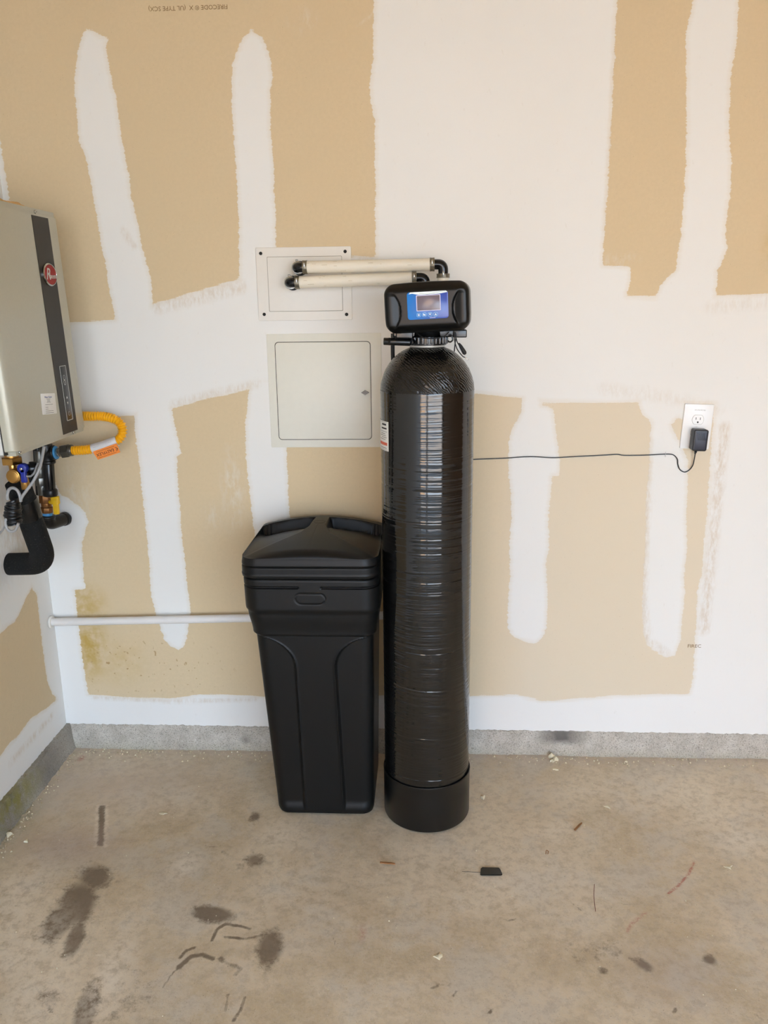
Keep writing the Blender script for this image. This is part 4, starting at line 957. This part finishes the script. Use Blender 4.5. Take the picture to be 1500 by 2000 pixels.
lump('plaster_flake', 1187, 1575, .010, .003, 'white flake on the floor right of the largest plaster lump', seed=41, sx_=1.4, rot=-.6)
lump('plaster_flake', 1424, 1693, .010, .003, 'white flake on the far right of the floor past the red mark', seed=43, sx_=1.4)
lump('concrete_chip', 507, 1458, .014, .014, 'angular concrete chip against the curb left of the salt tank', mat='stone', seed=51, n=6)
lump('concrete_chip', 194, 1453, .008, .009, 'small concrete chip against the curb near the room corner', mat='stone', seed=53, n=6)
lump('plaster_flake', 1223, 1487, .006, .005, 'tiny white flake at the foot of the right curb', seed=61)
lump('plaster_flake', 319, 1588, .011, .002, 'flat white smear-like flake in the middle of the left floor', seed=63, sx_=1.8)
p = aZ(958, 1703)
tb = [tuple(aZ(x, y)[:2]) for x, y in ((938, 1709), (939, 1699), (942, 1696), (974, 1697), (977, 1700), (981, 1709), (979, 1710), (940, 1710))]
tag(obj('plastic_tab', join(loft([[(x, y, .0) for x, y in tb], [(x, y, .004) for x, y in tb]])), 'blk', org=tuple(p)), 'flat black plastic tab lying on the open floor', 'plastic tab')
tag(obj('wire_strand', tube([aZ(902, 1702, .002), aZ(920, 1703, .002), aZ(939, 1704, .0025)], .0006, 6, 5), 'ink', org=tuple(aZ(920, 1703))), 'thin dark strand beside the black plastic tab', 'strand')
def splinter(a, b, w, label, mat='wood', nm='wood_splinter'):
    A, B = Vector(aZ(*a, .001)), Vector(aZ(*b, .001)); d = (B-A).normalized(); s = Vector((-d.y, d.x, 0))
    pts = [A-s*w, A+s*w*.6, A*.3+B*.7+s*w, B+s*w*.4, B-s*w*.6, A*.5+B*.5-s*w*1.1]
    g = loft([[tuple(q) for q in pts], [tuple(q+Vector((0, 0, .003))) for q in pts]])
    tag(obj(nm, g, mat, org=tuple(A)), label, 'splinter')
splinter((1122, 1622), (1136, 1608), .003, 'brown wood splinter right of the tall tank and above the black tab')
splinter((742, 1685), (772, 1688), .003, 'thin orange-brown splinter in front of the gap between both tanks')
tag(obj('bent_wire', tube([aZ(1066, 1668, .002), aZ(1067, 1661, .005), aZ(1071, 1663, .005), aZ(1070, 1668, .002)], .0011, 8, 6), 'wood', org=tuple(aZ(1068, 1665))), 'tiny curled brown bit above and right of the black tab', 'debris')
tag(obj('rusty_wire', tube([aZ(1161, 1727, .001), aZ(1160, 1750, .001), aZ(1163, 1780, .001)], .0008, 6, 6), 'wire', org=tuple(aZ(1161, 1750))), 'straight thin reddish wire on the right part of the floor', 'wire')
# crumbs too many and small to count
g = []
rg = random.Random(5)
def crumb(x, y, r):
    n = 5; rs = []
    for lv, s in ((0, 1), (.7, .8), (1.1, .2)):
        rs.append([(x+r*s*math.cos(2*PI*k/n+r*9e3)*rg.uniform(.6, 1.2), y+r*s*math.sin(2*PI*k/n+r*9e3)*rg.uniform(.6, 1.2), -.002+r*lv*rg.uniform(.8, 1.2)) for k in range(n)])
    return loft(rs)
gd = []
for i in range(420):
    x = rg.uniform(XL+.04, 1.2); y = -.03-abs(rg.gauss(0, .03))
    if -.5 < x < -.12 and y < -.07: continue
    (g if rg.random() < .4 else gd).append(crumb(x, y, rg.uniform(.0012, .0035)))
for i in range(230):
    x = rg.uniform(XL+.05, 1.2); y = rg.uniform(-1.15, -.05)
    if math.hypot(x-TX, y-TY) < .14 or (-.49 < x < -.13 and y > -.41): continue
    (g if rg.random() < .6 else gd).append(crumb(x, y, rg.uniform(.0008, .0022)))
for i in range(120):
    (g if rg.random() < .3 else gd).append(crumb(XL+.04+abs(rg.gauss(0, .02)), rg.uniform(-.75, -.03), rg.uniform(.0012, .0035)))
o = tag(obj('plaster_crumbs', join(*g), 'chip', smooth=False), 'tiny pale plaster crumbs scattered over the concrete floor', 'debris'); o['kind'] = 'stuff'
o = tag(obj('grit', join(*gd), 'stone', smooth=False), 'fine brown grit gathered along the foot of the curb', 'debris'); o['kind'] = 'stuff'
bpy.context.view_layer.update()
